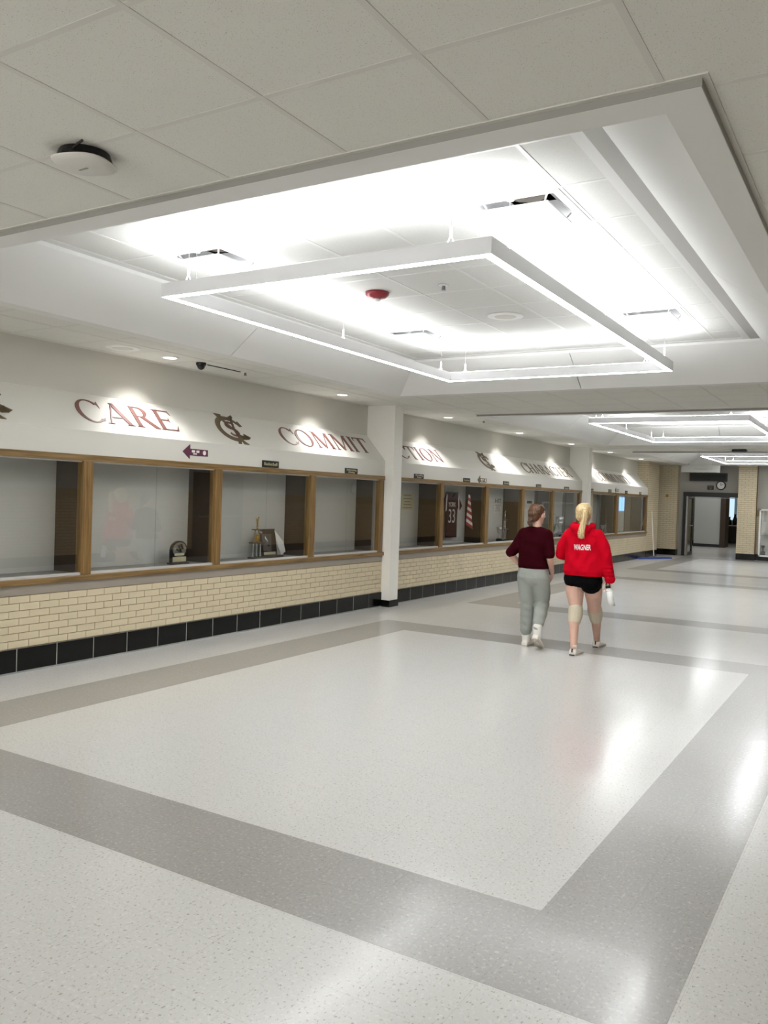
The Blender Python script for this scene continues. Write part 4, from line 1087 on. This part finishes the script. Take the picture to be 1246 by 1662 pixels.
def shoe_mb(heel, toe, wd=.042, hgt=.075, lift=0):
    """solid foot/shoe from heel point to toe point (both on the sole)"""
    mb = MB(); h, t = Vector(heel), Vector(toe); d = (t-h); L = d.length; d.normalize(); sd = d.cross(Vector((0,0,1))).normalized(); up = sd.cross(d)
    vs = []; n = 14
    secs = [(.0,.030,.050),(.06,.038,.075),(.22,.040,.080),(.42,.038,.066),(.62,.044,.050),(.82,.043,.038),(.95,.034,.028),(1.0,.018,.018)]
    for f, w2, hh in secs:
        for i in range(n):
            a = math.pi*2*i/n; x = math.cos(a)*w2*wd/.042; z = hh*hgt/.075*(.5+.5*math.sin(a)); 
            if math.sin(a) < -.3: z = 0
            vs.append(h+d*(L*f)+sd*x+up*z)
    m = len(secs)
    mb.add(vs, [(k*n+i,k*n+(i+1)%n,(k+1)*n+(i+1)%n,(k+1)*n+i) for k in range(m-1) for i in range(n)]+[tuple(range(n-1,-1,-1)), tuple(range((m-1)*n,m*n))])
    return mb, h, d, sd, up, L
def sole(h, d, sd, up, L, parent, m, wd=.046, th=.014):
    pts = []
    for f, w2 in ((0,.022),(.04,.034),(.2,.038),(.42,.034),(.62,.043),(.82,.043),(.95,.034),(1.02,.012)): pts.append((f, w2))
    loop = [h+d*(L*f)+sd*w2*wd/.042 for f, w2 in pts]+[h+d*(L*f)-sd*w2*wd/.042 for f, w2 in reversed(pts)]
    MB().prism(loop, up*th).build('sole', m, parent)

# --- person in maroon and grey
pa = thing('person', 'person in dark maroon T-shirt and grey sweatpants walking away, hands at the front', 'person', (-3.44, 9.0, 0))
b = MB()
HA = head(b, (-3.418, 9.0, 1.505), yaw=-.35, s=.97)
limb(b, [(-3.428,8.99,1.31),(-3.42,8.995,1.40),(-3.418,9.0,1.46)], [.06,.05,.05])
loft(b, [(-3.44,9.0,.80,.15,.10),(-3.44,9.0,.90,.155,.10),(-3.445,9,1.03,.13,.09),(-3.435,9,1.18,.15,.10),(-3.43,8.99,1.29,.16,.085),(-3.428,8.99,1.34,.09,.06)])
LS, LE, LWr = (-3.578,8.99,1.285), (-3.695,8.96,1.03), (-3.625,9.12,.885)
RS, RE, RWr = (-3.285,8.99,1.278), (-3.237,8.96,1.02), (-3.258,9.10,.865)
limb(b, [LS, LE, LWr], [.052,.040,.028]); limb(b, [RS, RE, RWr], [.052,.040,.028])
hand(b, LWr, (.25,.35,-.9), (.9,.1,.3), .25, -1); hand(b, RWr, (-.15,.4,-.9), (-.9,.1,-.2), .25, 1)
limb(b, [(-3.525,9,.82),(-3.508,9.03,.48),(-3.515,9.05,.10)], [.085,.055,.038]); limb(b, [(-3.36,9,.82),(-3.363,9.11,.50),(-3.312,8.86,.29)], [.085,.055,.040])
limb(b, [(-3.515,9.04,.06),(-3.515,9.15,.035)], [.028,.022])
body, _ = remesh(b, 'body', M['skin'], pa, .0052, 4)
eyes(HA, pa)
b = MB()
loft(b, [(-3.445,9.0,.895,.170,.118),(-3.445,9.0,.93,.176,.128),(-3.45,9,1.0,.168,.128),(-3.45,9,1.08,.165,.125),(-3.437,9,1.20,.182,.122),(-3.43,8.995,1.285,.178,.10),(-3.43,8.99,1.325,.14,.085),(-3.428,8.99,1.362,.072,.062)], power=2.5)
limb(b, [(-3.565,8.99,1.284),(-3.640,8.975,1.14),(-3.703,8.955,1.065)], [.070,.068,.062]); limb(b, [(-3.294,8.99,1.278),(-3.258,8.975,1.12),(-3.243,8.96,1.065)], [.070,.064,.058]); limb(b, [(-3.565,8.99,1.284),(-3.43,8.99,1.325),(-3.294,8.99,1.278)], [.066,.066,.066])
def wr_a(v):
    k = math.sin(v.z*46+v.x*14)*.003+math.sin(v.x*60+v.z*18)*.002
    return Vector((v.x, v.y+(-k if v.y < 9 else k), v.z))
remesh(b, 't_shirt', M['shirt'], pa, .007, 5, post=wr_a)
b = MB()
loft(b, [(-3.44,9.0,.70,.12,.07),(-3.44,9.0,.735,.165,.105),(-3.44,9.0,.79,.188,.13),(-3.442,9,.86,.178,.122),(-3.445,9,.935,.162,.108)], power=2.4)
def leg(secs):
    for i in range(len(secs)-1):
        b.tube(secs[i][:3], secs[i+1][:3], secs[i][3], secs[i+1][3], 16)
    for q in secs: ball(b, q[:3], q[3]*.99)
leg([(-3.532,9.0,.77,.098),(-3.52,9.01,.62,.092),(-3.510,9.03,.48,.080),(-3.515,9.03,.30,.074),(-3.518,9.03,.18,.066),(-3.518,9.04,.145,.052)])
leg([(-3.352,9.0,.77,.100),(-3.352,9.06,.62,.095),(-3.362,9.10,.50,.083),(-3.335,8.97,.38,.076),(-3.31,8.85,.29,.062),(-3.303,8.82,.265,.050)])
def wr_p(v):
    z = v.z; k = math.sin(z*75+v.x*20)*.004*(1 if z < .55 else .25)
    return Vector((v.x+k*.4, v.y+(-k if v.y < 9 else k), v.z))
remesh(b, 'sweatpants', M['pants'], pa, .007, 12, post=wr_p)
for i, (heel, toe, ank) in enumerate((((-3.515,8.975,.0015),(-3.515,9.225,.0015),(-3.517,9.04,.15)), ((-3.312,8.758,.135),(-3.312,8.975,.0025),(-3.302,8.825,.27)))):
    mb, h, d, sd, up, L = shoe_mb(heel, toe, .042, .07)
    ball(mb, Vector(heel)+d*.06+up*.06, .034, .034, .04)
    q, _ = remesh(mb, 'shoe', M['shoe'], pa, .005, 3)
    sole(h, d, sd, up, L, q, M['sole'])
    mb = MB(); limb(mb, [Vector(heel)+d*.06+up*.05, ank], [.046,.052]); remesh(mb, 'sock', M['sock'], pa, .006, 3)
# hair: cap, tied low and short tail
def strands(mb, root_pts, path, spread, n, r0, r1, seg=7, wob=.006):
    for i in range(n):
        a = random.uniform(0, 2*math.pi); rr = random.random()**.5
        ox, oy = rr*math.cos(a), rr*math.sin(a)
        pts = []; ph = random.uniform(0, 6)
        fine = []
        for k in range((len(path)-1)*3+1):
            f = k/3; i0 = min(int(f), len(path)-2); u = f-i0; Q = [Vector(path[max(0, min(len(path)-1, i0+j))]) for j in (-1, 0, 1, 2)]
            p = .5*((2*Q[1])+(Q[2]-Q[0])*u+(2*Q[0]-5*Q[1]+4*Q[2]-Q[3])*u*u+(3*Q[1]-Q[0]-3*Q[2]+Q[3])*u**3)
            fine.append((p, spread[i0]*(1-u)+spread[i0+1]*u))
        for k, (p, sp) in enumerate(fine):
            k = k/3
            pts.append(Vector(p)+Vector((ox*sp, oy*sp*.7, 0))+Vector((math.sin(ph+k*1.3)*wob, 0, 0)))
        m = len(pts); rs = [r0+(r1-r0)*k/(m-1) for k in range(m)]
        mb.path(pts, rs, 6)
b = MB(); c = Vector((-3.418,9.0,1.505)); R = Matrix.Rotation(-.35, 3, 'Z')
for (o_, r_) in (((0,-.022,.036),(.083,.094,.090)), ((0,-.06,-.01),(.070,.055,.075)), ((0,.0,.06),(.078,.085,.066)), ((-.01,-.085,-.055),(.042,.035,.038))):
    p = c+R @ Vector(o_); ball(b, p, *r_, n=20)
hq, _ = remesh(b, 'hair', M['hairb'], pa, .006, 4)
mb = MB(); tail = [(-3.452,8.89,1.445),(-3.462,8.875,1.425),(-3.455,8.87,1.40),(-3.435,8.875,1.375)]
strands(mb, None, tail, [.018,.026,.028,.012], 34, .006, .003); mb.build('hair_tail', M['hairb'], hq, True)
mb = MB()
for i in range(46):   # combed strands over the back of the head
    a = random.uniform(-1.25, 1.25); top = c+R @ Vector((.06*math.sin(a), -.03, .118)); mid = c+R @ Vector((.088*math.sin(a), -.022-.092*math.cos(a)*.97, .035)); end = Vector(tail[0])+Vector((random.uniform(-.02,.02), .012, random.uniform(-.012,.012)))
    mb.path([top, top.lerp(mid, .5)+(top.lerp(mid, .5)-c).normalized()*.012, mid, mid.lerp(end, .6)+Vector((0,-.006,0)), end], [.004,.005,.005,.0045,.004], 6)
mb.build('hair_strands', M['hairb'], hq, True)
MB().lathe((-3.456, 8.888, 1.437), [(.02,-.006),(.026,0),(.02,.006)], 14).build('hair_tie', M['black'], hq)

# --- person in the red hoodie
pb = thing('person', 'blonde person in bright red hoodie, black shorts and beige knee pads walking away', 'person', (-2.87, 9.1, 0))
b = MB()
HB = head(b, (-2.879, 9.0, 1.530), yaw=-.1, s=1.0)
limb(b, [(-2.88,8.99,1.34),(-2.879,8.995,1.43),(-2.879,9.0,1.48)], [.06,.05,.05])
loft(b, [(-2.86,9.0,.76,.16,.115),(-2.865,9.0,.86,.175,.11),(-2.87,9,1.0,.14,.09),(-2.87,9,1.18,.155,.10),(-2.875,8.99,1.31,.165,.085),(-2.878,8.99,1.37,.09,.06)])
LS, LE, LWr = (-3.045,8.99,1.315), (-3.13,9.02,1.07), (-3.05,9.22,1.04)
RS, RE, RWr = (-2.70,8.99,1.315), (-2.618,8.98,1.07), (-2.578,8.985,.845)
limb(b, [LS, LE, LWr], [.05,.04,.028]); limb(b, [RS, RE, RWr], [.05,.04,.028])
hand(b, LWr, (.4,.8,.2), (.5,-.3,-.5), .35, 1); hand(b, RWr, (.02,.0,-1), (-.25,-.9,0), .55, 1)
limb(b, [(-2.955,9,.80),(-2.948,8.985,.68),(-2.917,8.96,.47),(-2.918,8.90,.34),(-2.888,8.835,.09)], [.108,.100,.064,.058,.035])
limb(b, [(-2.765,9.01,.80),(-2.768,9.08,.68),(-2.815,9.30,.44),(-2.81,9.36,.33),(-2.836,9.50,.09)], [.108,.098,.066,.057,.035])
ball(b, (-2.945,8.985,.79), .092, .085, .085); ball(b, (-2.775,8.985,.79), .092, .085, .085)
remesh(b, 'body', M['skin'], pb, .0052, 4); eyes(HB, pb)
b = MB()   # shorts
loft(b, [(-2.862,9.0,.765,.186,.128),(-2.862,9.0,.80,.196,.136),(-2.864,9,.85,.195,.13),(-2.866,9,.90,.180,.118)], power=2.3)
limb(b, [(-2.952,8.985,.825),(-2.95,8.985,.812)], [.124,.122]); limb(b, [(-2.772,8.99,.815),(-2.772,8.995,.785)], [.124,.124]); ball(b, (-2.86,8.985,.785), .07, .10, .06); ball(b, (-2.885,8.955,.782), .09, .10, .055); ball(b, (-2.77,8.96,.79), .112, .112, .105); ball(b, (-2.948,8.96,.82), .112, .112, .085)
remesh(b, 'shorts', M['shorts'], pb, .006, 4)
b = MB()
loft(b, [(-2.85,9.0,.862,.222,.155),(-2.85,9.0,.90,.236,.168),(-2.855,9,.97,.222,.165),(-2.86,9,1.08,.198,.152),(-2.868,9,1.20,.195,.142),(-2.875,8.995,1.31,.195,.112),(-2.878,8.99,1.365,.15,.09),(-2.88,8.99,1.40,.09,.07)], power=2.5)
limb(b, [(-3.02,8.99,1.305),(-3.10,9.0,1.18),(-3.13,9.02,1.08),(-3.09,9.16,1.05)], [.075,.072,.066,.058])
limb(b, [(-2.72,8.99,1.305),(-2.645,8.985,1.18),(-2.615,8.98,1.06),(-2.585,8.985,.92),(-2.568,8.985,.86)], [.073,.070,.066,.060,.056])
ball(b, (-2.565,8.985,.835), .058, .055, .045)
# hood folded on the back
for k in range(22):
    a = math.radians(-200+220*k/21)
    ball(b, (-2.884+.105*math.cos(a), 8.985+.085*math.sin(a), 1.405-.03*math.sin(a)*-1), .038, .036, .032, 12)
ball(b, (-2.878,8.885,1.375), .115, .055, .060); ball(b, (-2.872,8.875,1.335), .075, .045, .045)
def wr_h(v):
    z = v.z; k = (math.sin(z*34+v.x*26)*.0045+math.sin(v.x*55-z*30)*.003)*(1 if z < 1.3 else .5)
    if .865 < z < .905: k -= .006
    if z < .99 and v.x > -2.63: k += .004*math.sin(z*150)
    return Vector((v.x+(.3*k if v.x > -2.87 else -.3*k), v.y+(-k if v.y < 9 else k), v.z))
hd, hdw = remesh(b, 'hoodie', M['hoodie'], pb, .007, 4, post=wr_h)
# name across the back, laid on the cloth
bvh = BVHTree.FromPolygons([v.co[:] for v in hdw.vertices], [tuple(p.vertices) for p in hdw.polygons])
me = text_mesh('WAGNER', .09, .0, .0022)
xs = [v.co.x for v in me.vertices]; sx = .185/(max(xs)-min(xs)); ys = [v.co.y for v in me.vertices]; sy = .060/(max(ys)-min(ys))
bm = bmesh.new(); bm.from_mesh(me); bmesh.ops.remove_doubles(bm, verts=bm.verts, dist=1e-5); bmesh.ops.triangulate(bm, faces=bm.faces)
bmesh.ops.subdivide_edges(bm, edges=[e for e in bm.edges if e.calc_length() > .02], cuts=2, use_grid_fill=True); bm.to_mesh(me); bm.free()
for v in me.vertices:
    x, z = -2.842+v.co.x*sx, 1.172+v.co.y*sy+v.co.x*sx*.03
    hit = bvh.ray_cast(Vector((x, 8.5, z)), Vector((0, 1, 0)))
    v.co = Vector((x, (hit[0].y if hit[0] else 8.86)-.004, z))-origin(pb)
me.materials.clear(); me.materials.append(M['whitep'])
nmo = bpy.data.objects.new('back_name', me); link(nmo, hd)
# knee pads, socks, shoes
for (p, q, r0, r1) in (((-2.918,8.95,.485),(-2.918,8.915,.365),.080,.070), ((-2.815,9.295,.465),(-2.811,9.345,.355),.082,.072)):
    mb = MB(); limb(mb, [p, Vector(p).lerp(Vector(q), .5)+Vector((0,.012,0)), q], [r0, (r0+r1)/2+.004, r1]); remesh(mb, 'knee_pad', M['pad'], pb, .006, 2)
for (heel, toe, ank) in (((-2.892,8.800,.0015),(-2.880,9.050,.0015),(-2.888,8.84,.10)), ((-2.842,9.475,.0015),(-2.825,9.725,.0015),(-2.838,9.50,.10))):
    mb, h, d, sd, up, L = shoe_mb(heel, toe, .045, .078); ball(mb, Vector(heel)+d*.055+up*.065, .036, .036, .035)
    q, _ = remesh(mb, 'shoe', M['shoe'], pb, .005, 3); sole(h, d, sd, up, L, q, M['sole'], .048, .018)
    mb = MB(); hp = Vector(heel)+d*-.004; mb.box(hp.x-.006, hp.x+.006, hp.y-.006, hp.y+.012, .035, .075); mb.build('heel_tab', M['black'], q)
    mb = MB(); mb.box(hp.x-.03, hp.x+.03, hp.y-.004, hp.y+.03, .001, .010); mb.build('heel_tread', M['black'], q)
    mb = MB(); limb(mb, [Vector(heel)+d*.06+up*.05, ank], [.034,.039]); remesh(mb, 'sock', M['sock'], pb, .006, 3)
# hair
b = MB(); c = Vector((-2.879,9.0,1.530)); R = Matrix.Rotation(-.1, 3, 'Z')
for (o_, r_) in (((0,-.022,.036),(.088,.100,.092)), ((0,-.05,-.015),(.076,.060,.07)), ((0,.0,.06),(.080,.09,.068)), ((.03,-.09,.055),(.03,.03,.03))):
    ball(b, c+R @ Vector(o_), *r_, n=20)
hq, _ = remesh(b, 'hair', M['hairy'], pb, .006, 4)
tail = [(-2.835,8.885,1.592),(-2.822,8.855,1.588),(-2.818,8.835,1.545),(-2.825,8.832,1.48),(-2.838,8.825,1.40),(-2.848,8.815,1.33),(-2.845,8.82,1.275)]
mb = MB()
for dx, k_ in ((0, 1), (-.012, .9), (.014, .85)): limb(mb, [(p[0]+dx*(i/6), p[1], p[2]) for i, p in enumerate(tail)], [r*k_ for r in (.014,.022,.027,.028,.028,.025,.010)])
remesh(mb, 'ponytail', M['hairy'], hq, .006, 10)
mb = MB(); strands(mb, None, tail, [.012,.022,.030,.033,.036,.038,.034], 60, .003, .0016, wob=.0015); mb.build('loose_strands', M['hairy'], hq, True)
mb = MB()
for i in range(70):
    a = random.uniform(-1.5, 1.5); st = c+R @ Vector((.082*math.sin(a), -.015-.04*math.cos(a), -.03 if i % 2 else .0)) if abs(a) > .9 or i % 3 == 0 else c+R @ Vector((.05*math.sin(a), .03, .125))
    en = Vector(tail[0])+Vector((random.uniform(-.012,.012), .012, random.uniform(-.01,.01))); m1 = st.lerp(en, .5); m1 = c+(m1-c).normalized()*.112
    mb.path([st, st.lerp(m1, .5)+(st.lerp(m1, .5)-c).normalized()*.01, m1, m1.lerp(en, .5)+(m1-c).normalized()*.004, en], [.004,.005,.005,.0045,.004], 6)
mb.build('hair_strands', M['hairy'], hq, True)
MB().lathe((-2.833, 8.888, 1.592), [(.014,-.006),(.022,0),(.014,.006)], 12).build('hair_tie', M['hairy'], hq)
# bottle in the right hand
t = thing('water_bottle', 'white water bottle with black cap held by the person in the red hoodie', 'bottle', (-2.527, 8.965, .556))
p0, p1 = Vector((-2.527,8.965,.556)), Vector((-2.572,8.965,.748)); d = (p1-p0)
mb = MB()
fr = [(0,.031),(.02,.036),(.82,.036),(.92,.032),(1,.022)]
for i in range(len(fr)-1): mb.tube(p0+d*fr[i][0], p0+d*fr[i+1][0], fr[i][1], fr[i+1][1], 20)
mb.build('flask', M['bottle'], t, True)
mb = MB(); mb.tube(p1-d*.01, p1+d*.13, .027, .026, 18); mb.build('cap', M['black'], t)
mb = MB(); u = p1+d*.13; mb.path([u+Vector((-.022,0,0)), u+Vector((-.02,0,.03)), u+Vector((.012,0,.032)), u+Vector((.022,0,.0))], [.005]*4); mb.build('carry_loop', M['black'], t)
